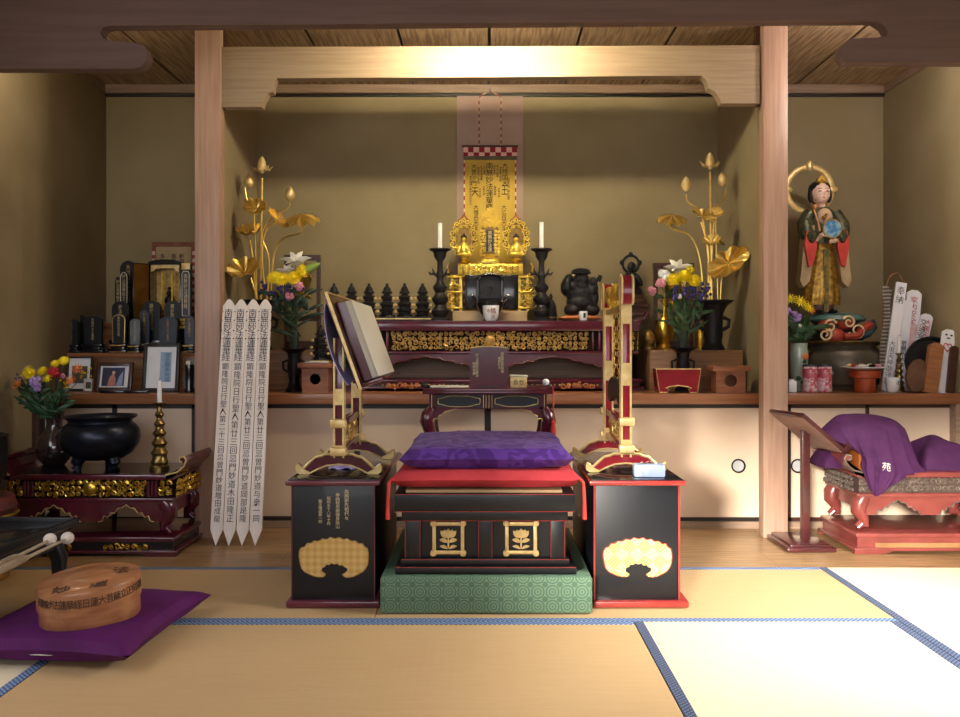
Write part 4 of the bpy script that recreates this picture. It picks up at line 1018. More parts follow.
# ================================================================ flowers
def leafdish(mb, c, r, axis, rim=.25, cup=.3, waves=9, roll=0., sq=1., n=36, m=7, fold=0.):
    """lotus leaf: wavy rimmed dish facing the axis"""
    ax = Vector(axis).normalized(); q = ax.to_track_quat('Z', 'Y').to_matrix().to_4x4() @ Matrix.Rotation(roll, 4, 'Z')
    def fn(u, v):
        a = 2*PI*u; rr = r*(.02+.98*v)
        k = 1+.05*math.sin(waves*a)*v*v
        x, y = rr*k*math.cos(a), rr*k*math.sin(a)*sq
        z = cup*r*v**1.7+rim*r*.16*math.sin(waves*a)*v**3-.15*r*math.cos(waves*a)*v*(1-.3*v)+fold*r*abs(math.sin(a))*v*v
        return Vector(c)+(q @ Vector((x, y, z)))
    mb.grid(fn, n, m, True); return mb
def bud(mb, c, r, h, d=(0, 0, 1)):
    q = Vector(d).normalized().to_track_quat('Z', 'Y').to_euler()
    mb.lathe([(.25*r, -.5*h), (.8*r, -.32*h), (r, -.05*h), (.8*r, .2*h), (.4*r, .42*h), (.05*r, .52*h)], c, 14, rot=q); return mb
def curve(p, n=14):
    """smooth line through points (Catmull-Rom)"""
    p = [Vector(a) for a in p]; p = [p[0]*2-p[1]]+p+[p[-1]*2-p[-2]]; o = []
    for i in range(1, len(p)-2):
        for k in range(n):
            t = k/n; a, b, c, d = p[i-1:i+3]
            o.append(.5*((2*b)+(c-a)*t+(2*a-5*b+4*c-d)*t*t+(3*b-a-3*c+d)*t**3))
    return o+[p[-2]]
def lotus(px, Y, z0, label, els, vlabel):
    x0 = PX(px, Y)
    v = thing('flower_vase', vlabel, 'vase', (x0, Y, z0))
    k = Y/FP
    VB = [(.062, 0), (.064, .01), (.05, .03), (.046, .05), (.052, .08), (.05, .13), (.055, .2), (.075, .245), (.112, .268), (.112, .274), (.09, .268), (.05, .2), (.001, .19)]
    MB().lathe(VB, (0, 0, 0), 32).build('vase_body', IRON, v)
    for sg in (-1, 1): MB().tube([(sg*.05, 0, .11), (sg*.085, 0, .13), (sg*.09, 0, .165), (sg*.055, 0, .18)], .011, 8).build('vase_ear', IRON, v)
    t = thing('gilt_lotus', label, 'ornament', (x0, Y, z0+.20), 0, 'gilt lotus arrangements')
    def P(a, b, y=0.): return ((a-px)*k, y, PZ(b, Y)-z0-.20)
    for e in els:
        if e[0] == 'stem':
            MB().tube(curve([P(*q) for q in e[1]], 8), e[2] if len(e) > 2 else .006, 7).build('stem', LGOLD, t)
        elif e[0] == 'leaf':
            _, a, b, y, r, axis, cup, sq, fold = e[:9]
            MB().__class__; mb = MB(); leafdish(mb, P(a, b, y), r*k, axis, .35, cup, 9, (e[9] if len(e) > 9 else 0), sq, 40, 8, fold); mb.solidify(.0018); mb.build('lotus_leaf', LGOLD, t, ang=60)
        elif e[0] == 'bud':
            _, a, b, y, r, h = e
            mb = MB(); bud(mb, P(a, b, y), r*k, h*k)
            mb.build('lotus_bud', GOLDP, t)
        elif e[0] == 'bloom':
            _, a, b, y, r = e
            mb = MB(); bud(mb, P(a, b-3, y), r*.45*k, r*1.7*k)
            for i in range(6):
                an = 2*PI*i/6+.3
                c = Vector(P(a, b+3, y)); d = Vector((math.cos(an), math.sin(an)*.6, 0))
                mb.tube([c, c+d*r*.7*k+Vector((0, 0, .1*r*k)), c+d*r*1.15*k+Vector((0, 0, .55*r*k))], [.003, .3*r*k, .001], 8, .35)
            mb.build('lotus_bloom', GOLDP, t)
    return t
lotus(713, 4.70, ZS, 'gilt metal lotus flowers and leaves in the black vase above the red tray', [
    ('stem', [(712, 306), (711, 250), (710, 172)]), ('bloom', 710, 164, 0, 10),
    ('stem', [(704, 306), (700, 260), (690, 236), (671, 228), (670, 219)], .005), ('leaf', 671, 216, -.03, 15, (0, .5, -1), .38, .9, 0),
    ('stem', [(713, 306), (706, 240), (700, 212), (688, 202), (686, 194)], .004), ('bud', 686, 184, .0, 5, 15),
    ('stem', [(718, 306), (716, 240), (716, 210), (724, 198), (726, 188)], .004), ('bud', 724, 178, .03, 4.5, 14),
    ('leaf', 701, 217, -.03, 13, (.3, -.8, .5), .25, .5, .0, R(-28)), ('leaf', 715, 215, .0, 8.5, (-.3, -.8, .5), .5, .8, 0),
    ('leaf', 711, 243, -.02, 9, (-.3, -.7, .6), .5, .8, 0), ('stem', [(708, 306), (708, 250), (701, 222)], .006), ('stem', [(720, 306), (721, 285), (723, 270)], .005),
    ('leaf', 724, 265, -.09, 22, (-.35, -.85, .38), .10, .58, 0.08, R(38)), ('stem', [(709, 306), (712, 250), (714, 220)], .007), ('leaf', 720, 240, .06, 9, (.7, -.3, .5), .4, .8, 0)],
    'tall black vase on the step holding gilt lotus, near the red tray')
lotus(261, 4.70, ZS, 'gilt metal lotus flowers and leaves rising behind the calligraphy planks', [
    ('stem', [(261, 306), (261, 250), (262, 178)]), ('bloom', 262, 168, 0, 10),
    ('stem', [(267, 306), (269, 260), (262, 235), (272, 217), (288, 208), (290, 200)], .004), ('bud', 290, 194, .0, 5.5, 15),
    ('stem', [(270, 306), (274, 255), (284, 238), (300, 233), (302, 223)], .005), ('leaf', 303, 216, -.04, 17, (.05, .5, -1), .38, .9, 0),
    ('leaf', 259, 210, -.05, 14, (-.25, -.85, .45), .3, .66, 0, R(-20)), ('leaf', 278, 219, .0, 13, (.45, -.8, .35), .2, .38, 0, R(-50)), ('leaf', 250, 234, .0, 13, (-.1, -.55, .9), .5, .8, 0),
    ('stem', [(256, 306), (254, 270), (250, 240)], .005), ('leaf', 249, 273, -.08, 17, (-.15, -.75, .62), .42, .75, 0), ('stem', [(259, 306), (256, 295), (251, 278)], .005),
    ('stem', [(257, 306), (254, 215), (247, 200), (245, 188)], .004), ('bud', 246, 179, .06, 5, 15), ('stem', [(268, 306), (262, 260), (266, 230), (278, 222)], .005)],
    'tall black vase behind the calligraphy planks holding gilt lotus')
# fresh flowers
def mum(mb, c, r, d=(0, -1, .5), n=26, rings=4):
    q = Vector(d).normalized().to_track_quat('Z', 'Y').to_matrix()
    for j in range(rings):
        for i in range(n-4*j):
            a = 2*PI*(i+.5*(j % 2))/(n-4*j); el_ = .15+.33*j
            dd = q @ Vector((math.cos(a)*math.cos(el_), math.sin(a)*math.cos(el_), math.sin(el_)))
            p = Vector(c); L = r*(1-.12*j)
            mb.tube([p+dd*L*.15, p+dd*L*.6, p+dd*L], [r*.05, r*.095, r*.03], 5, .6)
def lily(mb, c, r, d):
    q = Vector(d).normalized().to_track_quat('Z', 'Y').to_matrix(); c = Vector(c)
    for i in range(6):
        a = 2*PI*i/6+.2*(i % 2)
        def pt(t): return c+q @ Vector((math.cos(a)*r*(.12+.95*t**2.2), math.sin(a)*r*(.12+.95*t**2.2), r*(1.1*t-.45*t**3)))
        mb.tube([pt(t) for t in (0, .2, .4, .6, .8, 1)], [r*.05, r*.13, r*.22, r*.24, r*.15, r*.01], 7, .25)
def bouquet(label, px, Y, z0, zlip, fl, leaves, seed):
    """fl: (kind, px, py, dy, radius px, material)"""
    rnd = random.Random(seed); k = Y/FP; x0 = PX(px, Y)
    t = thing('flower_bouquet', label, 'flowers', (x0, Y, z0))
    stems = MB()
    for kind, a, b, dy, r, mat in fl:
        c = Vector(((a-px)*k, dy, PZ(b, Y)-z0)); r *= k
        d = Vector((c.x*1.2, -.75, .55))
        mb = MB()
        if kind == 'mum': mum(mb, c, r, d); mb.ell(c+Vector((0, -.3*r, .2*r)), r*.28, None, 8, 6)
        elif kind == 'ball': mum(mb, c, r, (0, -.6, .8), 22, 5); mb.ell(c, r*.72, None, 12, 8)
        elif kind == 'daisy': mum(mb, c, r, d, 13, 1); mb.ell(c+d.normalized()*r*.1, r*.3, None, 10, 6)
        elif kind == 'lily': lily(mb, c-d.normalized()*r*.5, r, (c.x*2, -.5, .8))
        elif kind == 'bud': bud(mb, c, r*.4, r*2, (.9, -.1, .45))
        elif kind == 'frill':
            for _ in range(22):
                v = Vector((rnd.uniform(-1, 1), rnd.uniform(-1, .2), rnd.uniform(-1, 1))).normalized(); mb.ell(c+v*r*.62, (r*.42, r*.3, r*.42), (rnd.random()*3, rnd.random()*3, 0), 6, 4)
        elif kind == 'spray':
            for _ in range(10): mb.ell(c+Vector((rnd.uniform(-1, 1)*r*1.6, rnd.uniform(-.6, .4)*r, rnd.uniform(-1, 1)*r*1.3)), r*.3, None, 6, 4)
        mb.build({'mum': 'chrysanthemum', 'ball': 'chrysanthemum', 'daisy': 'daisy', 'lily': 'lily_flower', 'bud': 'lily_bud', 'frill': 'carnation', 'spray': 'statice_spray'}[kind], mat, t, ang=70)
        e = Vector((rnd.uniform(-.012, .012), rnd.uniform(-.012, .012), zlip-.07)); m_ = Vector((c.x*.45, c.y*.5, zlip+(c.z-zlip)*.5))
        stems.tube(curve([e, Vector((e.x*.9+c.x*.08, e.y, zlip)), m_, c+Vector((0, .004, -r*.2))], 5), .0022, 5)
    stems.build('flower_stem', STEMG, t)
    mb = MB()
    for a, b, l, w, ang_, dy in leaves:
        base = Vector(((a-px)*k, dy, PZ(b, Y)-z0)); L = l*k; ww = w*k
        dr = Vector((math.cos(R(ang_)), -.25*math.cos(R(ang_*3)), math.sin(R(ang_))))
        side = dr.cross(Vector((rnd.uniform(-.4, .4), -1, rnd.uniform(-.3, .3)))).normalized()
        def fn(u, v): return base+dr*L*v+side*ww*(u-.5)*math.sin(PI*min(1, .06+.94*v))**.8+Vector((0, -.14*L*math.sin(PI*v), -.22*L*v*v))+Vector((0, .1*ww*abs(u-.5)*2, 0))
        mb.grid(fn, 5, 9)
    if leaves: mb.build('foliage', LEAFG if seed != 3 else LEAFD, t)
    return t
def leafset(px, py, n, rx, ry, seed, lmin=14, lmax=26, w=5):
    r = random.Random(seed); o = []
    for _ in range(n):
        a = r.uniform(20, 160); o.append((px+r.uniform(-rx, rx), py+r.uniform(-ry, ry), r.uniform(lmin, lmax), r.uniform(w*.6, w), a+r.uniform(-15, 15), r.uniform(-.07, .05)))
    return o
def glass_vase(label, px, Y, z0, h, r):
    t = thing('glass_vase', label, 'vase', (PX(px, Y), Y, z0))
    MB().lathe([(r*.75, 0), (r*.8, .004), (r*.9, h*.5), (r, h), (r*.93, h), (r*.84, h*.5), (r*.7, .008), (.001, .008)], (0, 0, 0), 24).build('glass_body', GLASSY, t)
    return t
def bronze_vase(label, px, Y, z0, h, r):
    t = thing('bronze_vase', label, 'vase', (PX(px, Y), Y, z0))
    MB().lathe([(r*.62, 0), (r*.64, h*.05), (r*.45, h*.12), (r*.36, h*.25), (r*.42, h*.38), (r*.5, h*.55), (r*.42, h*.75), (r*.5, h*.88), (r, h*.985), (r, h), (r*.85, h*.985), (r*.4, h*.85), (r*.3, h*.8), (.001, h*.8)], (0, 0, 0), 28).build('vase_body', BRONZE, t)
    for sg in (-1, 1): MB().tube([(sg*r*.45, 0, h*.45), (sg*r*.8, 0, h*.52), (sg*r*.82, 0, h*.68), (sg*r*.45, 0, h*.72)], r*.09, 7).build('vase_ear', BRONZE, t)
    return t
Yv = 4.545
zgl = PZ(352, Yv)
h1 = PZ(348, Yv)-.701
bronze_vase('dark bronze vase holding the lily bouquet beside the wooden offering box and planks', 294, Yv, .701, h1, .072)
glass_vase('dark glass insert with stems standing in the bronze vase near the planks', 294, Yv, .701+h1*.8+.002, .13, .027)
bouquet('bouquet of white lily and yellow chrysanthemums behind the calligraphy planks', 294, Yv, .701+h1*.8+.012, .12, [
    ('lily', 296, 262, -.02, 15, WHITEP), ('bud', 312, 268, -.02, 10, LIMEP), ('mum', 277, 279, -.05, 8.5, YEL), ('mum', 286, 281, -.08, 9, YEL), ('mum', 297, 279, -.06, 8.5, YEL), ('mum', 303, 271, -.02, 7, YEL), ('lily', 285, 271, .01, 10, WHITEP),
    ('frill', 302, 287, -.07, 5, PINKP), ('frill', 293, 297, -.08, 4.5, PINKP), ('spray', 271, 288, -.03, 6, VIOP), ('spray', 285, 292, -.05, 6, VIOP), ('spray', 299, 294, -.04, 6, VIOP)],
    leafset(294, 325, 16, 6, 14, 3, 14, 34, 4)+leafset(294, 305, 30, 19, 12, 13, 10, 22, 4.5), 3)
h2 = PZ(347, Yv)-.701
bronze_vase('dark bronze vase holding the lily bouquet behind the red tray', 683, Yv, .701, h2, .072)
glass_vase('dark glass insert with stems above the red tray', 683, Yv, .701+h2*.8+.002, .13, .027)
bouquet('bouquet of pale lily, yellow chrysanthemums and violet sprays above the red tray', 684, Yv, .701+h2*.8+.012, .12, [
    ('lily', 678, 269, -.01, 14, WHITEP), ('mum', 671, 281, -.06, 8, YEL), ('mum', 680, 278, -.085, 8.5, YEL), ('mum', 690, 282, -.075, 8.5, YEL), ('mum', 688, 270, .0, 6.5, YEL), ('frill', 663, 276, -.02, 7, PORC),
    ('frill', 659, 284, -.04, 5.5, PINKP), ('frill', 651, 291, -.02, 5, PINKP), ('spray', 693, 292, -.05, 8, VIOP), ('spray', 680, 292, -.06, 7, VIOP), ('spray', 702, 290, .0, 6, VIOP), ('frill', 677, 297, -.06, 2.6, WHITEP)],
    leafset(684, 325, 18, 6, 12, 5, 14, 34, 4)+leafset(684, 307, 34, 20, 13, 15, 10, 20, 4.5), 5)
# dark frames standing behind the bouquets
def frame_stand(label, px0, px1, py0, Y, z0):
    x0 = PX((px0+px1)/2, Y); w = (px1-px0)/2*Y/FP; h = PZ(py0, Y)-z0
    t = thing('lantern_stand', label, 'stand', (x0, Y, z0), 0, 'dark wooden stands behind the bouquets')
    for s_ in (-1, 1): MB().bx(s_*w*.9-.010, s_*w*.9+.010, 0, .03, 0, h).build('frame_post', W_DARK, t)
    MB().bx(-w, w, -.005, .035, h-.03, h).build('top_rail', W_DARK, t)
    MB().bx(-w*.9, w*.9, 0, .03, h*.30, h*.30+.03).build('middle_rail', W_DARK, t)
    MB().bx(-w*.9, w*.9, 0, .05, 0, .05).build('bottom_rail', W_DARK, t)
    MB().lathe([(.04, 0), (.05, .02), (.02, .05), (.04, .08), (.055, .13), (.03, .18), (.012, .2), (.001, .215)], (0, .02, h-.26), 18).build('gold_lantern', GOLD, t)
    return t
frame_stand('dark wooden stand with hanging gold lantern behind the lily near the planks', 284, 320, 255, 4.95, ZS)
frame_stand('dark wooden stand rising behind the bouquet above the red tray', 654, 694, 263, 5.0, ZS)
# gold ritual vessels on the step
k = 5/FP
t = thing('gold_ewer', 'slender gold ewer on the step behind the red tray bouquet', 'vessel', (PX(664, 4.95), 4.94, ZS))
MB().lathe([(.05, 0), (.052, .01), (.03, .03), (.035, .05), (.052, .08), (.055, .11), (.04, .15), (.018, .19), (.012, .24), (.016, .27), (.02, .29), (.006, .30), (.001, .33)], (0, 0, 0), 24).build('ewer_body', GOLD, t)
MB().tube([(.04, 0, .15), (.07, 0, .18), (.075, 0, .22)], [.012, .008, .006], 7).build('ewer_spout', GOLD, t)
t = thing('gold_bell', 'small gold bell shaped vessel on the step beside the black lotus vase', 'vessel', (PX(700, 4.95), 4.92, ZS))
MB().lathe([(.03, 0), (.03, .01), (.022, .02), (.03, .05), (.032, .09), (.022, .12), (.01, .125), (.013, .14), (.001, .15)], (0, 0, 0), 20).build('bell_body', GOLD, t)
t = thing('gold_bell', 'small gold jar on the step close to the scroll end of the altar table', 'vessel', (PX(648, 4.95), 4.93, ZS))
MB().lathe([(.035, 0), (.036, .015), (.02, .03), (.034, .06), (.03, .09), (.012, .11), (.001, .12)], (0, 0, 0), 20).build('jar_body', GOLDD, t)
# offering boxes with flat tops
def offer_box(px0, px1, pt0, pt1, label):
    Y = 4.395; k = Y/FP; x0 = PX((px0+px1)/2, Y); w = (px1-px0)/2*k; zt = PZ((pt0+pt1)/2+3, Y)-.701
    t = thing('offering_box', label, 'box', (x0, Y, .701), 0, 'cedar offering boxes on the ledge')
    h = zt-.032
    hole = [(.0, .72), (.16, .70), (.24, .58), (.24, .48), (.14, .38), (0, .34), (-.14, .38), (-.24, .48), (-.24, .58), (-.16, .70)]
    # front board around a round opening: ring of quads
    mb = MB(); n = 32; fr = []; hr = []
    for i in range(n):
        a = 2*PI*i/n; c, s_ = math.cos(a), math.sin(a); m = max(abs(c), abs(s_))
        fr.append((c/m*w*.82, s_/m*h/2+h/2)); hr.append((c*w*.34, s_*w*.34+h*.56))
    vs = [[mb.bm.verts.new((p[0], y, p[1])) for p in L] for y, L in ((0, fr), (0, hr), (.014, hr), (.014, fr))]
    for A, B in zip(vs, vs[1:]+vs[:1]):
        for i in range(n): mb.bm.faces.new((A[i], A[(i+1) % n], B[(i+1) % n], B[i]))
    mb.build('front_board', W_BOX, t)
    for s_ in (-1, 1): MB().bx(s_*w*.82-.012*(s_ > 0), s_*w*.82+.012*(s_ < 0), .014, .105, 0, h).build('side_board', W_BOX, t)
    MB().bx(-w*.80, w*.80, .095, .105, 0, h).build('rear_board', W_BOX, t)
    MB().bx(-w*1.06, w*1.06, -.02, .12, h, h+.028, .004).build('box_top', W_BOX, t)
    return t, h+.028+.701, x0
t, zo, xo = offer_box(299, 331, 357, 361, 'cedar offering box with round hole and a paper on top, beside the book stand')
tag(MB().box((0, 0, .002), (.12, .10, .003), (0, 0, .12)).build('paper_slip', M('blue_white_print', '#d8e2ea', '#8ea8c8', .6, scale=14), None, (xo+.0, 4.45, zo)), 'pale printed paper slip lying on the offering box', 'paper')
offer_box(713, 749, 360, 364, 'cedar offering box with round hole beside the red tray and the cedar post')
# red tray with arched cut-out
Y = 4.385; k = Y/FP
t = thing('offering_tray', 'red lacquer offering tray with pale rim and arched cut-out on the ledge', 'tray', (PX(678.5, Y), Y, .701))
H = PZ(369, Y)-.701
tr = [(-19*k, .004), (-11*k, .004), (-10*k, .020), (-13*k, .026), (-9*k, .034), (0, .040), (9*k, .034), (13*k, .026), (10*k, .020), (11*k, .004), (19*k, .004), (22.5*k, H), (-22.5*k, H)]
b = MB().xz(tr, 0, .012).build('front_panel', REDL, t)
MB().tube([(a, -.001, z) for a, z in tr+tr[:1]], .0035, 6).build('pale_rim', GOLDP, b)
for s_ in (-1, 1): MB().prism([(0, .004), (.075, .004), (.075, H), (0, H)], (s_*20*k, .012, 0), (s_*.02, 1, 0), (s_*.10, 0, 1), (s_*-.010, 0, 0)).build('side_panel', REDL, t)
MB().bx(-20*k, 20*k, .012, .085, H*.5, H*.5+.01).build('tray_floor', BLACK, t)
MB().xz(tr, .08, .09).build('rear_panel', REDL, t)

# ================================================================ inscribed planks leaning on the post
rows = [('顕隆院日行聖人第二十三回忌曽門妙道増田成龍', 215.5, 229.3), ('顕隆院日行聖人第廿三回忌門妙道木田隆正', 228.5, 241.3), ('顕隆院日行聖人第廿三回忌曽門妙道岡部是隆', 241.7, 253.4), ('顕隆院日行聖人第廿三回忌曽門妙道与衆一同', 255.0, 265.5)]
labs = ['calligraphy plank at the outer end of the four, against the cedar post', 'second calligraphy plank counted from the cedar post', 'third calligraphy plank from the post, second from the bouquet', 'calligraphy plank at the bouquet end of the four, next to the dark gap']
for (tx_, pb, pt), lab in zip(rows, labs):
    Yb_, Yt = 4.02, 4.155
    A = Vector((PX(pb, Yb_), Yb_, .0005)); B = Vector((PX(pt, Yt), Yt, PZ(299, Yt)))
    u = (B-A); L = u.length; u.normalize(); v = Vector((0, -1, 0)); v = (v-u*v.dot(u)).normalized(); w_ = v.cross(u).normalized()
    if w_.x < 0: w_ = -w_
    t = thing('calligraphy_plank', lab, 'plank', A, 0, 'inscribed memorial planks')
    t.rotation_euler = Matrix((w_, -v, u)).transposed().to_euler()
    hw = .0292
    nt = .005
    def side(sg):
        o = [(sg*hw, .075)]
        for z in (L-.195, L-.155, L-.105, L-.062): o += [(sg*hw, z-.004), (sg*(hw-nt), z), (sg*hw, z+.004)]
        return o+[(sg*hw, L-.035)]
    poly = side(1)+[(.010, L-.006), (0, L), (-.010, L-.006)]+list(reversed(side(-1)))+[(0, 0)]
    MB().xz(poly, 0, .011).build('plank', W_SOTO, t)
    n = len(tx_); top = L-.315; ln = (top-.105)/n
    ws = [text('南無妙法蓮華経', .045, INK, 'ink_calligraphy', t, (0, -.0008, L-.05), sx=.95, line=.80, thin=.008), text(tx_, ln*1.0, INK, 'ink_calligraphy', t, (0, -.0008, top), sx=.92, line=1.0, thin=.007)]
# ================================================================ tiered shelves with memorial tablets
Y2, Y3 = 4.74, 4.97
z2 = PZ(353, Y2); z3 = PZ(322.5, Y3)
xl = PX(62, Y2); xr = PLX-.037
t = thing('tiered_shelf', 'brown wooden two-step shelf carrying the black memorial tablets', 'shelf', (0, 0, .701))
MB().bx(xl, xr, Y2, Y3, z2-.728, z2-.701, .003).build('lower_tread', W_LEDGE, t)
MB().bx(xl, xr, Y2+.012, Y2+.03, 0, z2-.728).build('lower_riser', W_STEP, t)
MB().bx(PX(95, Y3), xr, Y3, YB-.01, z3-.728, z3-.701, .003).build('upper_tread', W_LEDGE, t)
MB().bx(PX(95, Y3), xr, Y3+.012, Y3+.03, 0, z3-.728).build('upper_riser', W_STEP, t)
G1 = 'black memorial tablets on the tiered shelf'
def ihai(px, w, ptop, pbot, Y, z, label, style):
    """memorial tablet: stepped base, round topped slab"""
    k = Y/FP; H = PZ(ptop, Y)-z; W = w*k/2*1.12
    t = thing('memorial_tablet', label, 'tablet', (PX(px, Y), Y, z+.001), 0, G1)
    bh = H*(.24 if style != 'wide' else .2)
    base = MB().box((0, 0, bh*.15), (W*2.3, .075, bh*.3), None, .002).box((0, 0, bh*.45), (W*1.7, .055, bh*.34), None, .002).box((0, 0, bh*.82), (W*2.15, .065, bh*.38), None, .003)
    base.build('tablet_base', BLACK, t)
    if style != 'plain': MB().box((0, -.034, bh*.78), (W*1.9, .003, bh*.14)).box((0, -.0385, bh*.1), (W*1.9, .002, bh*.08)).build('gold_band', GOLDD, t)
    n = 12; slab = [(-W*.86, bh), (W*.86, bh), (W*.93, H*.86)]+[(W*.93*math.cos(PI*i/n), H*.86+(H*.14)*math.sin(PI*i/n)) for i in range(1, n)]+[(-W*.93, H*.86)]
    body = SILVER_T if style == 'grey' else (M('silver_tablet', '#8a94a0', '#68727e', .3, metal=.7) if style == 'silver' else BLACKM)
    MB().xz(slab, -.010, .010).build('tablet_slab', body, t)
    if style in ('gold', 'white'):
        e = [(a*.86, bh+.004+(b-bh)*.94) for a, b in slab]
        MB().tube([(a, -.012, b) for a, b in e[1:]+e[:1]], .0028, 5).build('rim_line', GOLDP if style == 'gold' else PAPER, t)
    tx = ('先祖代々之霊位', '妙法蓮華信士', '顕妙院信女位')[int(px) % 3]
    text(tx, (H-bh)*.118, GOLDTXT if style != 'grey' else GOLDD, 'gold_inscription', t, (0, -.0108, H*.93), sx=.8)
    return t
ihai(72, 13.5, 319.5, 350, 4.80, z2, 'plain black tablet at the wall end of the lower tablet row', 'plain')
ihai(78.5, 11, 314.5, 350, 4.90, z2, 'tall black tablet standing just behind the wall end tablet', 'plain')
ihai(93.5, 17.5, 316, 350, 4.82, z2, 'broad black tablet second in the lower row from the ochre wall', 'plain')
ihai(119.5, 14, 314, 350, 4.82, z2, 'black tablet with gold arched line in the lower row', 'gold')
ihai(135.5, 10, 319, 350, 4.80, z2, 'small silvery tablet in the middle of the lower row', 'silver')
ihai(145, 9.5, 310, 350, 4.88, z2, 'narrow grey round topped tablet behind the silvery one', 'grey')
ihai(168.5, 17.5, 317, 350, 4.82, z2, 'broad dark grey tablet above the tall framed certificate', 'grey')
ihai(190, 9.5, 316, 350, 4.80, z2, 'dull blue grey tablet against the cedar post in the lower row', 'grey')
ihai(121, 16.5, 301.5, 350, 4.93, z2, 'large black tablet standing behind the gold arched one', 'plain')
ihai(173, 16, 301, 350, 4.93, z2, 'large black tablet behind the broad dark grey one', 'plain')
ihai(152, 17, 300.5, 350, 4.94, z2, 'black tablet behind the narrow grey one, in shadow', 'plain')
ihai(118.5, 5.5, 277, 322, 5.12, z3, 'slim black tablet half hidden on the upper shelf', 'plain')
ihai(129, 16, 261, 322, 5.10, z3, 'tall black domed tablet at the wall end of the upper shelf', 'plain')
ihai(124.6, 7.5, 271, 322, 5.02, z3, 'black tablet with white arched outline on the upper shelf', 'white')
t = thing('memorial_tablet', 'tablet with pale arched face and gold pedestal, tallest beside the cedar post', 'tablet', (PX(186.5, 4.915), 4.915, z2+.001), 0, G1)
H = PZ(264, 4.915)-z2; o = PZ(329, 4.915)-z2
MB().box((0, 0, o/2), (.055, .05, o), None, .003).build('pedestal_base', BLACK, t)
MB().box((0, 0, o+.008), (.066, .056, .016), None, .003).box((0, 0, o+.03), (.05, .046, .02), None, .003).box((0, 0, o+.05), (.062, .05, .016), None, .003).build('gold_pedestal', GOLDB, t)
MB().box((0, 0, o+.03), (.044, .04, .06)).build('pedestal_core', BLACK, t)
b0 = o+.06
MB().bx(-.028, .028, -.012, .012, b0, H).build('tablet_slab', BLACKM, t)
MB().bx(-.026, .026, -.015, .013, H-.035, H+.004, .004).build('gold_cap', GOLDP, t)
e = [(-.019, b0+.015), (.019, b0+.015), (.021, H-.06), (.014, H-.045), (-.014, H-.045), (-.021, H-.06)]
MB().xz(e, -.0135, -.011).build('inscribed_face', SILVER_T, t); MB().tube([(a, -.014, b) for a, b in e+e[:1]], .0028, 5).build('pale_rim', PAPER, t)
text('南無妙法蓮華経', .030, GOLDTXT, 'gold_inscription', t, (0, -.0142, H-.06), sx=.8)
# household shrine with open gold doors
Ys = 5.06; k = Ys/FP; xS = PX(165, Ys)
t = thing('household_shrine', 'black household shrine with gold interior and open doors on the upper shelf', 'shrine', (xS, Ys, z3+.001))
def sZ(p): return PZ(p, Ys)-z3
def sX(p): return (p-165)*k
MB().bx(sX(149), sX(181), .10, .12, 0, sZ(264)).build('rear_wall', GOLDD, t)
for a in (149.3, 180.7): MB().bx(sX(a)-.006, sX(a)+.006, 0, .11, 0, sZ(264)).build('side_wall', BLACK, t)
rf = [(sX(148), sZ(265)), (sX(182), sZ(265)), (sX(181), sZ(262)), (sX(175), sZ(260.3)), (sX(165), sZ(259.5)), (sX(155), sZ(260.3)), (sX(149), sZ(262))]
MB().xz(rf, -.01, .12).build('roof', BLACK, t)
hd = [(sX(151), sZ(264.5)), (sX(179), sZ(264.5)), (sX(179), sZ(272)), (sX(176), sZ(271)), (sX(174), sZ(268.3)), (sX(156), sZ(268.3)), (sX(154), sZ(271)), (sX(151), sZ(272))]
MB().xz(hd, .0, .012).build('gold_valance', GOLDP, t)
for z0, y0, h_ in ((0, .0, .032), (sZ(316), .02, .016), (sZ(310), .04, .014)):
    MB().bx(sX(151.5), sX(178.5), y0, .10, z0, z0+h_).build('gold_stair', GOLD, t)
MB().carve(sX(152), sX(178), .004, sZ(313), -.004, .03, 44).build('gold_openwork', GOLD, t)
f = MB().ell((0, .07, sZ(300)), (.03, .02, .03)).ell((0, .07, sZ(293)), (.016, .014, .02)).ell((0, .07, sZ(288)), .011).build('shrine_figure', BRONZE, t)
for a in (160, 170): MB().bx(sX(a)-.004, sX(a)+.004, .03, .038, sZ(309), sZ(272)).build('gold_pillar', GOLD, t)
# open door leaves, folded forward at the wall side
d1 = MB().box((-.046, 0, sZ(264)/2), (.092, .008, sZ(264)), None, .001).build('door_leaf', BLACK, t, (sX(149), -.002, 0), (0, 0, R(38)))
MB().box((-.046, -.0055, sZ(264)/2), (.084, .003, sZ(264)-.012)).build('gold_lining', M('satin_gold', '#d09a50', '#b07c38', .25, metal=.9), d1)
d2 = MB().box((.02, 0, sZ(264)/2), (.04, .008, sZ(264)), None, .001).build('door_leaf', BLACK, t, (sX(181), -.002, 0), (0, 0, R(-70)))
# small hanging scroll on the wall above
Yw = YB-.012; k = Yw/FP; z0 = PZ(321, Yw)
t = thing('small_scroll', 'small mounted scroll with rust brown border on the wall above the household shrine', 'scroll', (PX(174, Yw), Yw, z0))
h = PZ(242, Yw)-z0
MB().bx(-22*k, 22*k, -.003, .004, 0, h).build('mount', M('rust_brocade', '#8c5a48', '#74483a', .8, scale=30), t)
MB().bx(-17.5*k, 17.5*k, -.006, -.003, .1, h-5*k).build('scroll_sheet', M('aged_paper', '#b09a78', '#a08a68', .8), t)
braid = stripes('red_white_braid', '#8a4038', '#c8b0a0', .045, 2, 0)
for a in (-20, 20): MB().bx(a*k-.009, a*k+.009, -.0065, -.003, .05, h-7*k).build('side_braid', braid, t)
W = [text(c, .032, INK, 'scroll_writing', t, (a*k, -.0068, h-12*k)) for c, a in (('多宝如', -11), ('南無妙', 0), ('釈迦牟', 8))]
join(W)
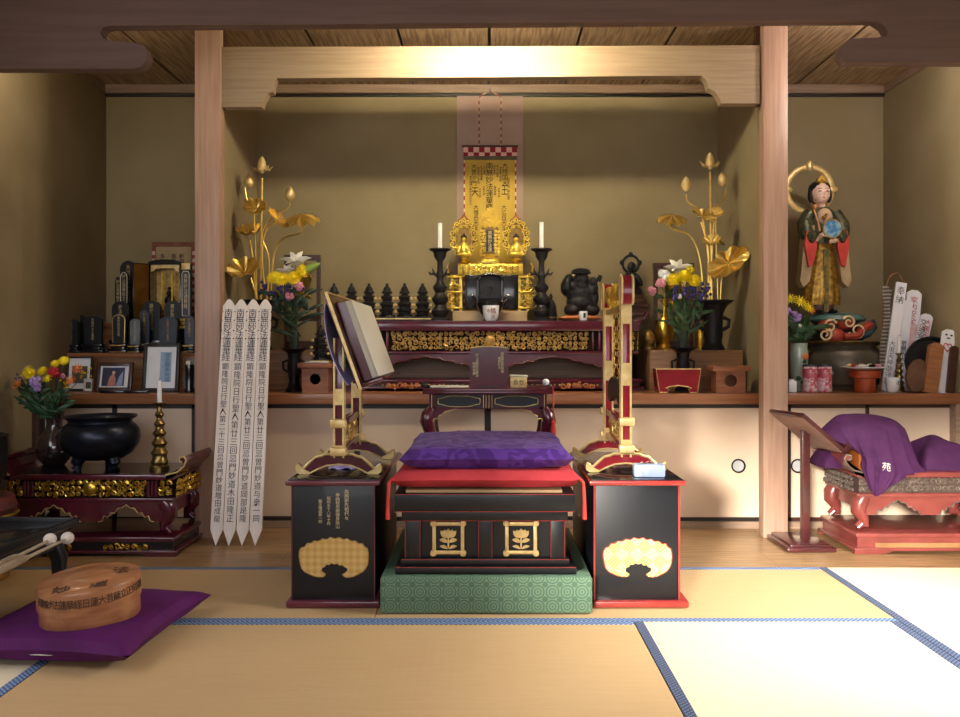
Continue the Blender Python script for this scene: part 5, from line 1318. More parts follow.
# framed photographs along the ledge
def picture(px0, px1, py0, py1, Y, label, frm, fw, mat_, tilt=8, rz=0., img=None, kick=True):
    k = Y/FP; w = (px1-px0)/2*k; z = .701; h = (PZ(py0, Y)-z)/math.cos(R(tilt))
    t = thing('picture_frame', label, 'picture', (PX((px0+px1)/2, Y), Y, z+.002), R(rz), 'framed pictures on the ledge')
    q = lambda mb, n, m, p=None: mb.build(n, m, p or t, (0, 0, 0), (R(-tilt), 0, 0) if p is None else None)
    f = q(MB().bx(-w, -w+fw, -.012, .008, 0, h, .002).bx(w-fw, w, -.012, .008, 0, h, .002).bx(-w+fw*.5, w-fw*.5, -.011, .008, 0, fw, .002).bx(-w+fw*.5, w-fw*.5, -.011, .008, h-fw, h, .002), 'frame_border', frm)
    q(MB().bx(-w+fw*.7, w-fw*.7, -.002, .004, fw*.7, h-fw*.7), 'mount_card', mat_)
    if img: img(t, w-fw, h, fw, q)
    q(MB().bx(-.012, .012, .006, .012, 0, h*.6), 'backing_strut', BFRAME)
    return t
def im_photo(t, w, h, fw, q):
    m = w*.16
    q(MB().bx(-w+m, w-m*1.9, -.0045, -.002, fw+m*.7, h-fw-m*.7), 'photo_print', M('dark_photo', '#2c3050', '#3c4060', .4))
    q(MB().xz([(-w*.45, fw+m*.8), (w*.1, fw+m*.8), (w*.12, h*.42), (-w*.05, h*.62), (-w*.3, h*.5)], -.0055, -.0045), 'photo_shape', M('photo_red', '#c0685c', '#d8a898', .5))
    q(MB().xz([(w*.15, fw+m*.8), (w*.6, fw+m*.8), (w*.6, h*.7), (w*.35, h*.5)], -.0055, -.0045), 'photo_sky', M('photo_blue', '#8090c0', '#a8b4d8', .5))
    q(MB().ell((-w*.06, -.0047, h*.64), (w*.11, .0016, w*.13), None, 12, 8), 'photo_face', SKIN)
def im_cert(t, w, h, fw, q):
    q(MB().bx(-w*.08, w*.66, -.0045, -.002, h*.2, h*.82), 'printed_panel', M('blue_print_cert', '#8cacd0', '#a8c0dc', .6, scale=30))
    o = text('御首題奉納証', h*.105, M('blue_ink', '#5a7ca8', None, .7), 'certificate_writing', t, (w*.42, -.005, h*.80)); o.rotation_euler = (PI/2-R(8), 0, 0); o.location = (w*.42, -.0055+h*.80*math.sin(R(8)), h*.80*math.cos(R(8)))
def im_plain(t, w, h, fw, q):
    q(MB().bx(-w*.7, w*.7, -.0045, -.002, h*.22, h*.72), 'photo_print', M('grey_photo', '#58544c', '#403c38', .5))
WHITEM = M('white_mount_glare', '#f2f4fa', '#e8ecf4', .4)  # mount whitened so window glare on the certificate sits in its colour
picture(66, 91.5, 357, 390, 4.58, 'dark framed photograph partly behind the yellow ball flowers', BFRAME, .010, WHITEM, 8, 0, im_plain)
picture(84, 92.5, 379, 390, 4.52, 'tiny white bordered photograph beside the orange flowers', PAPER, .004, WHITEM, 6, 0, im_plain)
picture(95, 131.5, 363, 390.5, 4.52, 'dark brown framed photograph of a person in red', W_DARK, .020, WHITEM, 12, 0, im_photo)
picture(142, 178.5, 344, 391, 4.50, 'tall black frame with white and blue certificate, window glare painted in, behind the candle', BFRAME, .018, WHITEM, 8, 0, im_cert)
picture(181.5, 197.5, 357, 391, 4.58, 'wooden framed picture behind the small black vase against the cedar post', W_ZELK, .012, M('grey_mount', '#9a9088', '#88807a', .6), 8, 0, im_plain)
t = thing('black_vase', 'small black vase standing before the wooden frame against the cedar post', 'vase', (PX(191.5, 4.5), 4.47, .701))
MB().lathe([(.024, 0), (.026, .01), (.02, .03), (.022, .1), (.024, .13), (.022, .145), (.018, .14), (.001, .12)], (0, 0, 0), 20).build('vase_body', BLACK, t)
MB().bx(-.014, .010, -.015, .015, .12, .165, .003).build('paper_wrap', PAPER, t)
for a, b, lab in ((101, 126, 'flat black lacquer fan case lying before the brown photo frame'), (125, 148, 'flat black case lying before the tall certificate frame')):
    t = thing('fan_case', lab, 'case', (PX((a+b)/2, 4.42), 4.42, .701), R(3), 'flat black cases on the ledge')
    w = (b-a)/2*4.42/FP
    MB().bx(-w, w, -.02, .02, 0, .012, .003).build('case_body', BLACK, t); MB().bx(-w*1.01, -w*.4, -.021, .021, .010, .016, .002).build('case_lid', BLACKM, t)

# ================================================================ low ornate tables
s = 3.83/FP
xt = PX(88, 3.83)
def lz(p): return PZ(p, 3.83)
t = thing('altar_table', 'low maroon altar table with gold frieze holding the black incense burner', 'table', (xt, 3.83, .001), 0, 'scroll ended maroon tables')
ornate_table(t, .765, .40, lz(475), lz(480.5), lz(499), lz(523), lz(537), MAROON, GOLDP, GOLD, 12, curl=1., cell=.027, dark=BLACK)
ZL = lz(475)+.003
# incense burner with three feet
Yc = 4.0; k = Yc/FP; x0 = PX(100.5, Yc)
t = thing('incense_burner', 'wide blue black bronze incense burner on three short feet', 'incense burner', (x0, Yc, ZL))
def cz(p): return PZ(p, Yc)-ZL
MB().lathe([(.05, cz(459)), (.10, cz(458)), (.145, cz(452)), (.172, cz(443)), (.178, cz(436)), (.172, cz(429)), (.155, cz(424.5)), (.140, cz(422)), (.140, cz(420)), (.160, cz(417)), (.163, cz(415.5)), (.158, cz(415.5)), (.135, cz(419)), (.12, cz(425)), (.001, cz(427))], (0, 0, 0), 48).build('burner_body', BRONZE_C, t)
for a in (-60, 60, 180):
    x, y = .095*math.sin(R(a)), -.095*math.cos(R(a))
    MB().tube([(x*.9, y*.9, cz(455)), (x*1.08, y*1.08, cz(462)), (x*1.0, y*1.0, .02), (x*1.12, y*1.12, 0)], [.032, .027, .018, .024], 10).build('burner_foot', BRONZE_C, t)
# brown flower jar
Yj = 4.12; x0 = PX(54.5, Yj); k = Yj/FP
t = thing('flower_jar', 'dark brown glazed jar holding the mixed bouquet beside the incense burner', 'vase', (x0, Yj, ZL))
def jz(p): return PZ(p, Yj)-ZL
MB().lathe([(.045, 0), (.05, .006), (.074, jz(457)), (.082, jz(449)), (.072, jz(439)), (.042, jz(430)), (.035, jz(423)), (.046, jz(412)), (.042, jz(412)), (.031, jz(423)), (.001, jz(426))], (0, 0, 0), 36).build('jar_body', BROWNJ, t)
bouquet('mixed bouquet of yellow, red, lilac and orange flowers in the brown jar', 53, Yj, ZL+jz(424), jz(412)-jz(424)+.0, [
    ('ball', 64, 361, .0, 6.2, YEL), ('ball', 54.5, 364, .01, 5.5, YEL), ('mum', 46, 371, -.03, 5.5, YEL), ('mum', 36, 374, -.05, 6.5, YEL), ('daisy', 29, 370, -.01, 6, YEL), ('daisy', 23, 374, .01, 4.5, YEL), ('daisy', 55, 378, -.07, 5.5, YEL),
    ('frill', 58.5, 372, -.04, 6.5, REDP), ('frill', 45, 381, -.08, 6.5, LILP), ('frill', 46, 387, -.08, 4.5, LILP), ('daisy', 21, 384, -.03, 7, ORANP), ('daisy', 77, 369, .0, 6.5, ORANP), ('daisy', 75, 380, -.04, 6, ORANP), ('spray', 66, 383, -.04, 4, YELC), ('spray', 84, 373, .02, 4, YELC), ('spray', 19, 375, .03, 4, VIOP), ('frill', 65, 376, -.02, 3, PINKP)],
    leafset(50, 412, 30, 10, 7, 31, 16, 32, 4.5)+leafset(47, 396, 40, 20, 9, 33, 10, 18, 4.5), 9)
BP = [(.042, 0), (.042, .012), (.034, .018), (.038, .03), (.03, .045), (.03, .06), (.038, .07), (.026, .085), (.022, .095), (.034, .112), (.022, .128), (.019, .14), (.03, .155), (.018, .17), (.016, .182), (.025, .196), (.014, .21), (.012, .222), (.02, .236), (.011, .25), (.010, .27), (.026, .285), (.026, .29), (.006, .287)]
Yk = 4.0
candlestick(159.5, Yk, ZL, 'knobbed old brass candlestick at the end of the low maroon table', (PZ(402, Yk)-ZL)/.29, BRASS, 'thin pale candle on the knobbed brass candlestick', BP, (402-380)*Yk/FP, .0105, False)

# ================================================================ corner nearest the viewer: bowl gong, mallet stand, drum box
t = thing('gong_stand', 'round red and gold lacquer stand under the big black bowl gong', 'stand', (-2.10, 3.44, .001))
MB().lathe([(.15, 0), (.16, .02), (.13, .06), (.12, .16), (.15, .22), (.13, .24), (.001, .24)], (0, 0, 0), 28).build('stand_body', GOLDD, t)
MB().lathe([(.10, .24), (.165, .25), (.185, .29), (.17, .335), (.001, .335)], (0, 0, 0), 32).build('red_pad', M('worn_red_cloth', '#7a2420', '#3a2420', .7, scale=9), t)
MB().lathe([(.168, .245), (.192, .262), (.188, .27)], (0, 0, 0), 32, caps=False).build('gold_braid', GOLD, t)
t = thing('bowl_gong', 'large black bowl gong resting on its red and gold stand', 'gong', (-2.10, 3.44, .338))
MB().lathe([(.05, 0), (.11, .02), (.145, .08), (.150, .16), (.146, .235), (.152, .245), (.146, .247), (.138, .235), (.14, .16), (.10, .03), (.001, .02)], (0, 0, 0), 40).build('bowl_body', IRON, t)
# low black mallet stand
xm, ym = -1.50, 3.20
t = thing('mallet_stand', 'low black lacquer table with curved legs carrying two drum mallets', 'table', (-1.835, 2.86, .003), R(-3))
MB().bx(-.28, .28, -.36, .36, .262, .284, .004).build('table_top', BLACK, t)
MB().bx(-.285, -.268, -.365, .365, .275, .298, .003).bx(.268, .285, -.365, .365, .275, .298, .003).bx(-.285, .285, -.365, -.35, .275, .298, .003).bx(-.285, .285, .35, .365, .275, .298, .003).build('raised_rim', BLACKM, t)
MB().bx(-.25, .25, -.33, .33, .20, .262, .004).build('apron', BLACKM, t)
for sx_ in (-1, 1):
    for sy in (-1, 1):
        MB().tube([(sx_*.225, sy*.29, .21), (sx_*.245, sy*.30, .16), (sx_*.24, sy*.30, .08), (sx_*.25, sy*.305, .025), (sx_*.27, sy*.31, .012)], [.036, .03, .021, .024, .022], 10).build('leg', BLACKM, t)
zt = .2865
for (a, b, c, d_, lab) in ((50, 535, 0, 563, 'drum mallet with white ball head lying farther back on the black stand'), (67.5, 533.5, 4, 566, 'drum mallet with white head and thick grip near the stand edge')):
    Ym = 0.668*FP/(b-4-CY) if False else None
    def on_(px, py, z): 
        Y = (HC-z)*FP/(py-CY); return Vector((PX(px, Y), Y, z))
    A = on_(a, b+5, zt+.019); B = on_(c-12, d_+8, zt+.012)
    t = thing('drum_mallet', lab, 'mallet', (A.x, A.y, zt), 0, 'drum mallets on the black stand')
    rel = B-A
    MB().ell((0, 0, .0205), (.021, .021, .0205)).build('mallet_head', M('felt_white', '#cfc4bc', '#bcb0a8', .8), t)
    MB().tube([Vector((0, 0, .019)), Vector((0, 0, .019))+rel*.55], [.0048, .0055], 8).build('shaft', M('pale_shaft', '#a89884', '#988670', .5), t)
    MB().tube([Vector((0, 0, .019))+rel*q for q in (.55, .6, .75, .95, 1)], [.006, .0115, .0125, .0115, .006], 10).build('grip', M('worn_grip', '#9c8a72', '#7c6a54', .6), t)
# purple floor cushion and oval box drum
t = thing('purple_zabuton', 'plump purple floor cushion lying on the mats under the oval wooden box', 'cushion', (-1.285, 2.755, .003), R(-4))
pillow(MB(), .575, .61, .115, (0, 0, .055), 26, sag=.012, seed=8, pinch=.12, pw=.36).build('cushion_body', PURPLE_D, t)
for sx_, sy in ((1, -1),): MB().tube([(sx_*-.20+.1*i, -.262+.004*(i % 2), .040) for i in range(4)], .002, 5).build('pale_stitch', PAPER, t)
t = thing('oval_box', 'oval bentwood box with brushed characters on its lid, resting on the purple cushion', 'box', (-1.232, 2.66, .100))
t.rotation_euler = (R(7), R(-4), R(36))
A_, B_ = .146, .115
def oval(r0, r1, z0, z1, bev=.006):
    return [(r0, z0), (r0, z1-bev), (r0*.985, z1), (.001, z1)]
MB().lathe([(.001, 0), (.985, 0), (1, .004), (1, .058), (.97, .060)], (0, 0, 0), 56, A_, B_).build('lower_box', W_ZELK, t)
MB().lathe([(.97, .056), (1.025, .057), (1.03, .060), (1.03, .122), (1.0, .130), (.93, .131), (.55, .130), (.50, .134), (.42, .140), (.2, .141), (.001, .140)], (0, 0, 0), 56, A_, B_).build('box_lid', W_ZELK, t)
BURN = M('burnt_brand', '#3a2418', '#4a3020', .7)
for c, a, b in (('妙', -.55, -.5), ('蓮', .15, -.62), ('法', .70, .0)):
    text(c, .054, BURN, 'lid_character', t, (a*A_, b*B_+.027, .1325), (0, 0, R(-20)), False)
L = []; sxt = '南無妙法蓮華経日蓮大菩薩立正安国論'
for i, c in enumerate(sxt):
    a = R(-163+i*8.6)
    x, y = A_*1.031*math.cos(a), B_*1.031*math.sin(a); nx, ny = math.cos(a)/A_, math.sin(a)/B_
    L.append(text(c, .030, BURN, 'side_characters', t, (x, y, .112), (PI/2, 0, math.atan2(ny, nx)+PI/2), False, sx=.8, ext=.0012))
join(L)
# ================================================================ statue alcove
Yk = 4.86; k = Yk/FP
z0 = .701
def kz(p, b=z0): return PZ(p, Yk)-b
x0 = PX(842, Yk)
t = thing('bronze_censer', 'wide greenish bronze bowl with moulded rim under the cloud pedestal', 'bowl', (x0, Yk, z0))
MB().lathe([(.17, 0), (.18, .012), (.17, .02), (.19, kz(383)), (.215, kz(372)), (.222, kz(362)), (.21, kz(353)), (.185, kz(348)), (.18, kz(346)), (.222, kz(343)), (.226, kz(341.5)), (.21, kz(341)), (.001, kz(342))], (0, 0, 0), 48).build('bowl_body', BRONZE_G, t)
MB().lathe([(.222, kz(343.4)), (.2285, kz(342.2)), (.222, kz(341))], (0, 0, 0), 48, caps=False).build('bright_rim', BRASS, t)
for sg in (-1, 1): MB().tube([(sg*.19, -.06, kz(352)), (sg*.225, -.07, kz(350)), (sg*.235, -.07, kz(357)), (sg*.215, -.06, kz(362))], [.014, .018, .014, .012], 8).build('lion_ear', BRASS, t)
MB().box((.0, -.16, kz(380)), (.1, .03, .03), None, .006).build('foot_block', BRASS, t)
# pedestal of painted clouds and waves
zp = z0+kz(341)+.002
def pz(p): return PZ(p, Yk)-zp
def px_(p): return (p-836)*k
t = thing('cloud_pedestal', 'painted pedestal with red cloud scrolls and a green top on the bronze bowl', 'pedestal', (PX(836, Yk), Yk, zp+.001))
MB().lathe([(.15, 0), (.155, .01), (.13, .05), (.12, pz(324)), (.15, pz(319)), (.135, pz(316)), (.08, pz(313.5)), (.001, pz(313))], (0, 0, 0), 32, 1, .8).build('pedestal_core', M('dark_green_paint', '#20302c', '#182420', .4), t)
MB().lathe([(.150, pz(322)), (.165, pz(320)), (.15, pz(316)), (.09, pz(313.5))], (0, 0, 0), 32, 1, .8, caps=False).build('green_top', M('sea_green_paint', '#5a8078', '#3c605c', .4), t)
cl = MB()
for a, b, r, d_, ph in ((819, 327, 9, 1, 0), (838, 324, 8.5, -1, 2), (828, 336, 10, 1, 4)):
    cl.ell((px_(a), -.10, pz(b)), (r*k*.95, .04, r*k*.75))
cl.tube(curve([(px_(834), -.135, pz(337)), (px_(846), -.14, pz(336)), (px_(852), -.13, pz(330)), (px_(862), -.11, pz(325))], 6), .022, 8)
cl.build('red_cloud', M('cloud_red', '#b84a38', '#9c3428', .4), t)
CG = M('cream_gilt', '#ead8b4', '#d4ba8c', .4, metal=.2)
for a, b, r, d_, ph in ((820, 327, 7, 1, .5), (838, 323, 6.5, -1, 2.6), (815, 335, 6.5, -1, 1), (846, 331, 8.5, 1, 3.4)):
    MB().spiral((px_(a), pz(b)), r*k, 1.4, d_, ph, .0070, 16, -.146, 6).build('cream_scroll', CG, t)
mb = MB().tube(curve([(px_(858), -.03, pz(336)), (px_(868), -.02, pz(332)), (px_(873), .0, pz(324)), (px_(870), .01, pz(318)), (px_(864), .01, pz(321))], 6), [.02]*24+[.016], 8) if False else MB().tube([(px_(856), -.04, pz(337)), (px_(866), -.03, pz(334)), (px_(872), -.02, pz(327)), (px_(871), -.02, pz(321)), (px_(866), -.02, pz(322))], [.022, .022, .02, .016, .008], 8)
mb.build('blue_wave', M('wave_blue', '#26343c', '#4a6068', .35), t)
# the standing painted deity
zs = zp+pz(313)+.001; xs = PX(823, Yk)
def f(p, q, y=0.): return Vector(((p-823)*k, y, PZ(q, Yk)-zs))
t = thing('painted_statue', 'painted standing deity statue in gold skirt holding a blue mirror before a ring halo', 'statue', (xs, Yk, zs))
GS = M('gold_brocade_paint', '#b4883c', '#7c5426', .35, metal=.5, scale=60, lo=.42, hi=.58)
GSKIRT = M('gold_skirt_paint', '#c29a44', '#8a6228', .32, metal=.55, scale=45, lo=.4, hi=.62)
DG = M('dark_green_robe', '#2c3a30', '#5c5a38', .4, scale=50, lo=.4, hi=.6, metal=.2)
CR = M('coral_red_paint', '#d0443c', '#b83430', .4); CRM = M('cream_sleeve', '#c0aa88', '#a8906c', .45, metal=.15)
# skirt: lofted folds
def ringfn(rows, folds=11, amp=.06):
    def fn(u, v):
        n = len(rows)-1; i = min(int(v*n), n-1); w = v*n-i
        a, b = rows[i], rows[i+1]
        cx, q, rx, ry = [a[j]*(1-w)+b[j]*w for j in range(4)]
        A = 2*PI*u; m = 1+amp*math.sin(folds*A+q*.05)*(.3+.7*(1-v))
        p = f(cx, q); return Vector((p.x+rx*k*m*math.cos(A), ry*k*m*math.sin(A), p.z))
    return fn
MB().grid(ringfn([(822, 305, 17, 10), (822, 296, 17.5, 11), (821.5, 275, 14.5, 10), (822, 255, 11.5, 9), (822.5, 244, 10.5, 8)]), 66, 26, True).build('gold_skirt', GSKIRT, t)
MB().grid(ringfn([(822, 312.5, 10.5, 7), (822, 307, 11, 7.5), (822, 300, 13, 8)], 9, .08), 54, 8, True).build('under_robe', M('mauve_robe', '#8c6468', '#5c3c44', .5, scale=30), t)
MB().ell(f(815, 311.5, -.04), (.03, .045, .012)).ell(f(829, 311.5, -.04), (.03, .045, .012)).build('shoe', BLACK, t)
MB().bx(*(f(819.5, 0).x, f(824.5, 0).x), -.062, -.04, f(0, 312).z, f(0, 250).z).build('green_sash', M('sash_green', '#3a4a34', '#8c7430', .4, scale=40), t)
# torso with chest
MB().grid(ringfn([(822.5, 247, 10.5, 7.5), (822.5, 238, 11.5, 8), (822, 226, 14, 8.5), (822, 217, 15.5, 8), (822, 211, 12, 6), (822, 207.5, 5, 4)], 7, .02), 40, 18, True).build('green_robe', DG, t)
MB().ell(f(822.5, 218, -.034), (7.5*k, .026, 9*k)).build('chest', M('cream_skin', '#d8b8a0', '#c8a890', .5), t)
for sg, c in ((-1, 812), (1, 833)):
    MB().tube(curve([f(822+sg*12, 213, -.0), f(822+sg*17.5, 223, -.01), f(822+sg*17, 235, -.035), f(822+sg*10, 241, -.07)], 5), [.038]*5+[.044]*5+[.042]*5+[.03], 10).build('upper_sleeve', DG, t)
    # hanging wide sleeve: red lining and cream outer
    o = [f(822+sg*11, 226), f(822+sg*20, 230), f(822+sg*22, 245), f(822+sg*24, 270), f(822+sg*25.5, 281), f(822+sg*22, 288), f(822+sg*16, 282), f(822+sg*13, 262), f(822+sg*10, 244)]
    MB().prism([(p.x, p.z) for p in o], (0, -.056, 0), (1, 0, 0), (0, 0, 1), (0, .07, 0)).build('hanging_sleeve', CRM, t)
    o = [f(822+sg*11, 236), f(822+sg*20, 232), f(822+sg*22, 246), f(822+sg*18, 268), f(822+sg*14, 266), f(822+sg*10, 248)]
    MB().prism([(p.x, p.z) for p in o], (0, -.075, 0), (1, 0, 0), (0, 0, 1), (0, .02, 0)).build('red_lining', CR, t)
    o = [f(822+sg*15, 214), f(822+sg*21, 224), f(822+sg*22, 236), f(822+sg*18, 246), f(822+sg*16, 232)]
    MB().prism([(p.x, p.z) for p in o], (0, .0, 0), (1, 0, 0), (0, 0, 1), (0, .03, 0)).build('shoulder_scarf', DG if sg < 0 else CR, t)
    # forearm and hand with fingers
    h0 = f(822+sg*6.5, 243 if sg > 0 else 237, -.092)
    mb = MB().tube([f(822+sg*10, 241, -.066), h0], [.015, .012], 8).ell(h0, (.016, .013, .012))
    for j in range(4): mb.tube([h0+Vector((-sg*.008, -.004, .007-.005*j)), h0+Vector((-sg*.024, -.010, .006-.005*j)), h0+Vector((-sg*.034, -.004, .004-.005*j))], [.0042, .004, .003], 6)
    mb.tube([h0+Vector((0, -.006, .01)), h0+Vector((-sg*.012, -.014, .02))], [.0045, .003], 6).build('hand', M('hand_cream', '#d4b49c', '#c4a48c', .5), t)
# mirror
c = f(825, 231, -.092)
m = MB().lathe([(.046, 0), (.053, .004), (.056, .01), (.052, .014), (.001, .014)], c, 28, rot=(PI/2, 0, 0)).build('mirror_rim', GOLD, t)
MB().lathe([(.048, .0145), (.001, .017)], c, 28, rot=(PI/2, 0, 0)).build('mirror_disc', M('mirror_blue', '#3a7ab4', '#88b4c8', .3, scale=40, lo=.42, hi=.56), m)
MB().tube(curve([f(815, 233, -.075), f(813, 222, -.065), f(811, 212, -.05), f(812, 207, -.045)], 4), .005, 6).ell(f(811.5, 208, -.05), (.014, .012, .016)).build('lotus_sprig', M('coral_gilt', '#c07850', '#d8a060', .4, metal=.3), t)
MB().ell(f(819.5, 219, -.066), .012).ell(f(822, 216, -.064), .008).build('pendant', GOLD, t)
# head
hc = f(819.5, 193.5, -.012)
mb = MB().ell(hc, (.053, .054, .064)).ell(hc+Vector((0, -.013, -.028)), (.041, .041, .033)).tube([f(821.5, 208), hc+Vector((0, 0, -.03))], [.024, .022], 12)
mb.ell(hc+Vector((.002, -.054, -.008)), (.005, .007, .013)).ell(hc+Vector((-.053, .005, -.01)), (.006, .012, .02)).ell(hc+Vector((.053, .005, -.01)), (.006, .012, .02))
hd = mb.build('head', M('doll_face', '#eccabc', '#e4beb0', .4), t); md = hd.modifiers.new('r', 'REMESH'); md.mode = 'VOXEL'; md.voxel_size = .003; md.use_smooth_shade = True
MB().ell(hc+Vector((0, .014, .026)), (.062, .054, .050)).ell(hc+Vector((-.054, .008, -.010)), (.014, .02, .045)).ell(hc+Vector((.054, .008, -.010)), (.014, .02, .045)).ell(hc+Vector((0, .03, -.01)), (.046, .03, .06)).ell(hc+Vector((0, .0, .066)), (.026, .026, .022)).build('hair', HAIR, t)
for sg in (-1, 1):
    MB().ell(hc+Vector((sg*.020, -.0490, .003)), (.0100, .004, .0030), (0, sg*.12, 0), 10, 6).build('eye', INK, t)
    MB().tube([hc+Vector((sg*.009, -.0510, .017)), hc+Vector((sg*.020, -.0490, .021)), hc+Vector((sg*.030, -.043, .017))], .0014, 5).build('eyebrow', INK, t)
MB().ell(hc+Vector((0, -.0515, -.032)), (.008, .0035, .0035), None, 10, 6).build('mouth', REDP, t)
MB().lathe([(.03, -.012), (.034, 0), (.026, .004)], hc+Vector((0, -.006, .062)), 20, caps=False).xz([(hc.x-.03, hc.z+.058), (hc.x+.03, hc.z+.058), (hc.x+.02, hc.z+.075), (hc.x, hc.z+.10), (hc.x-.02, hc.z+.075)], -.036, -.028).build('gold_crown', GOLD, t)
cc = f(813, 188, .055)
h = MB().tube([cc+Vector((23*k*math.cos(2*PI*i/40), 0, 23*k*math.sin(2*PI*i/40))) for i in range(41)], .017, 8, .45).build('ring_halo', GOLDP, t)
mb = MB()
for a in (90, 0, 180, 335): mb.ell(cc+Vector((23*k*math.cos(R(a)), -.006, 24*k*math.sin(R(a)))), (.024, .012, .03), (0, R(90-a), 0), 12, 8)
for j, pc in enumerate((90, 0, 180)):
    p = cc+Vector((23*k*math.cos(R(pc)), -.006, 24*k*math.sin(R(pc))))
    MB().ell(p, (.022, .014, .032), (0, R(90-pc), 0), 12, 8).build('halo_flame', GOLDP, h)
mb.bm.free()
MB().tube([f(820, 245, .055), f(816, 215, .06), f(813, 211, .056)], .009, 8).build('halo_rod', GOLD, t)
# ---------------------------------------------------------------- offerings along the ledge
Yo = 4.50; k = Yo/FP
def oz(p): return PZ(p, Yo)-.701
t = thing('porcelain_vase', 'pale green porcelain vase painted with flowers next to the cedar post', 'vase', (PX(799, 4.62), 4.62, .701))
H = PZ(343, 4.62)-.701
MB().lathe([(.035, 0), (.037, .006), (.043, H*.4), (.05, H*.75), (.044, H*.88), (.045, H*.97), (.048, H), (.042, H), (.036, H*.88), (.001, H*.8)], (0, 0, 0), 30).build('vase_body', CELAD, t)
mb = MB()
for a, z in ((.3, .16), (.5, .12), (-.4, .07), (.1, .05), (.6, .06)): mb.ell((.045*math.sin(a), -.045*math.cos(a), z), (.014, .005, .013), (0, 0, a), 10, 6)
mb.build('painted_leaf', LEAFG, t)
MB().ell((.016, -.047, H*.72), (.019, .006, .019), None, 12, 8).build('painted_flower', ORANP, t)
bouquet('small bouquet of yellow and lilac flowers in the porcelain vase at the statue', 799, 4.62, .701+H-.02, .02, [
    ('daisy', 797, 302, -.04, 8, YEL), ('daisy', 805, 308, -.05, 7, YEL), ('daisy', 790, 299, -.0, 7, YEL), ('frill', 791, 317, -.06, 6.5, LILP), ('frill', 785, 312, -.01, 6, LILP), ('daisy', 810, 311, -.02, 5, ORANP), ('frill', 795, 326, -.07, 2, WHITEP)],
    leafset(799, 334, 30, 9, 8, 51, 12, 24, 8), 21)
CANM = M('pink_can_print', '#c8405c', '#e0c8d0', .3, scale=55, coat=.3, lo=.42, hi=.55)
for px, lab in ((808.5, 'pink and white drink can beside the porcelain vase'), (823, 'pink and white drink can beside the bronze bowl foot')):
    t = thing('drink_can', lab, 'can', (PX(px, Yo), Yo-.02, .701), 0, 'pink drink cans')
    r = 7*k; Hc = oz(364.5)
    MB().lathe([(r*.85, 0), (r, .006), (r, Hc-.008), (r*.9, Hc), (.001, Hc-.003)], (0, 0, 0), 28).build('can_body', CANM, t)
    MB().lathe([(r*1.01, Hc-.010), (r*1.01, Hc-.006), (r*.92, Hc+.001), (r*.88, Hc+.001), (r*.86, Hc-.003)], (0, 0, 0), 28, caps=False).build('can_rim', SILVER_T, t)
    MB().lathe([(r*1.008, Hc*.52), (r*1.008, Hc*.86)], (0, 0, 0), 28, caps=False).build('label_band', M('can_pink', '#d8788c', '#c04058', .35, scale=30), t)
    o = text('もも', .030, PAPER, 'can_lettering', t, (.008, -r*1.02, Hc*.82), vert=False)
tag(MB().box((0, 0, .031), (.04, .04, .06), None, .003).lathe([(.014, .06), (.014, .07), (.001, .071)], (0, 0, 0), 16).build('white_pot', PORC, None, (PX(791, 4.46), 4.45, .701)), 'little white pot between the cedar post and the cans', 'pot')
t = thing('orange_pot', 'orange glazed footed pot under the plate of wrapped sweets', 'pot', (PX(864, Yo), Yo-.01, .701))
r = 10*k; Hp = oz(370)
MB().lathe([(r*.96, 0), (r, .005), (r*.98, Hp*.62), (r*1.45, Hp*.68), (r*1.48, Hp*.98), (r*1.4, Hp), (r*1.3, Hp*.9), (.001, Hp*.85)], (0, 0, 0), 32).build('pot_body', TERRA, t)
zt = .701+Hp
t = thing('sweets_plate', 'plate of colourful wrapped sweets on the orange pot', 'plate', (PX(863, Yo), Yo-.01, zt+.001))
MB().lathe([(.05, 0), (.08, .004), (.118, .014), (.118, .017), (.08, .008), (.001, .005)], (0, 0, 0), 30).build('plate', PORC, t)
rnd = random.Random(4)
for j in range(9):
    a = 2*PI*j/9; m_ = (REDP, PAPER, PINKP, ORANP, GOLDP, REDP, PAPER, DKBACK, PINKP)[j]
    w_ = thing('wrapped_sweet', ('red', 'white', 'rose', 'orange', 'golden', 'crimson', 'pale', 'dark', 'pink')[j]+' wrapped sweet lying on the plate over the orange pot', 'sweet', (PX(863, Yo)+.068*math.cos(a), Yo-.01+.068*math.sin(a), zt+.014), rnd.random()*3, 'wrapped sweets on the plate')
    MB().ell((0, 0, .010), (.02, .013, .009), None, 10, 6).build('sweet_body', m_, w_)
    for sg in (-1, 1): MB().prism([(0, -.002), (.012, -.010), (.014, .010), (0, .002)], (sg*.018, 0, .010), (sg, 0, 0), (0, 1, 0), (0, 0, .002)).build('wrapper_twist', m_, w_)
t = thing('white_cup', 'small white cup with grey emblem beside the little brass candlestick', 'cup', (PX(890, Yo), Yo-.03, .701))
MB().lathe([(.022, 0), (.026, .003), (.034, .02), (.038, .078), (.0355, .078), (.03, .02), (.001, .01)], (0, 0, 0), 28).build('cup_body', PORC, t)
text('卍', .026, SILVER_T, 'cup_emblem', t, (.012, -.0372, .062), vert=False)
candlestick(899, Yo, .701, 'little knobbed brass candlestick among the leaning tablets', oz(353)/.29, BRASS, 'white candle on the little brass candlestick', BP, 17*k, .0075, False)
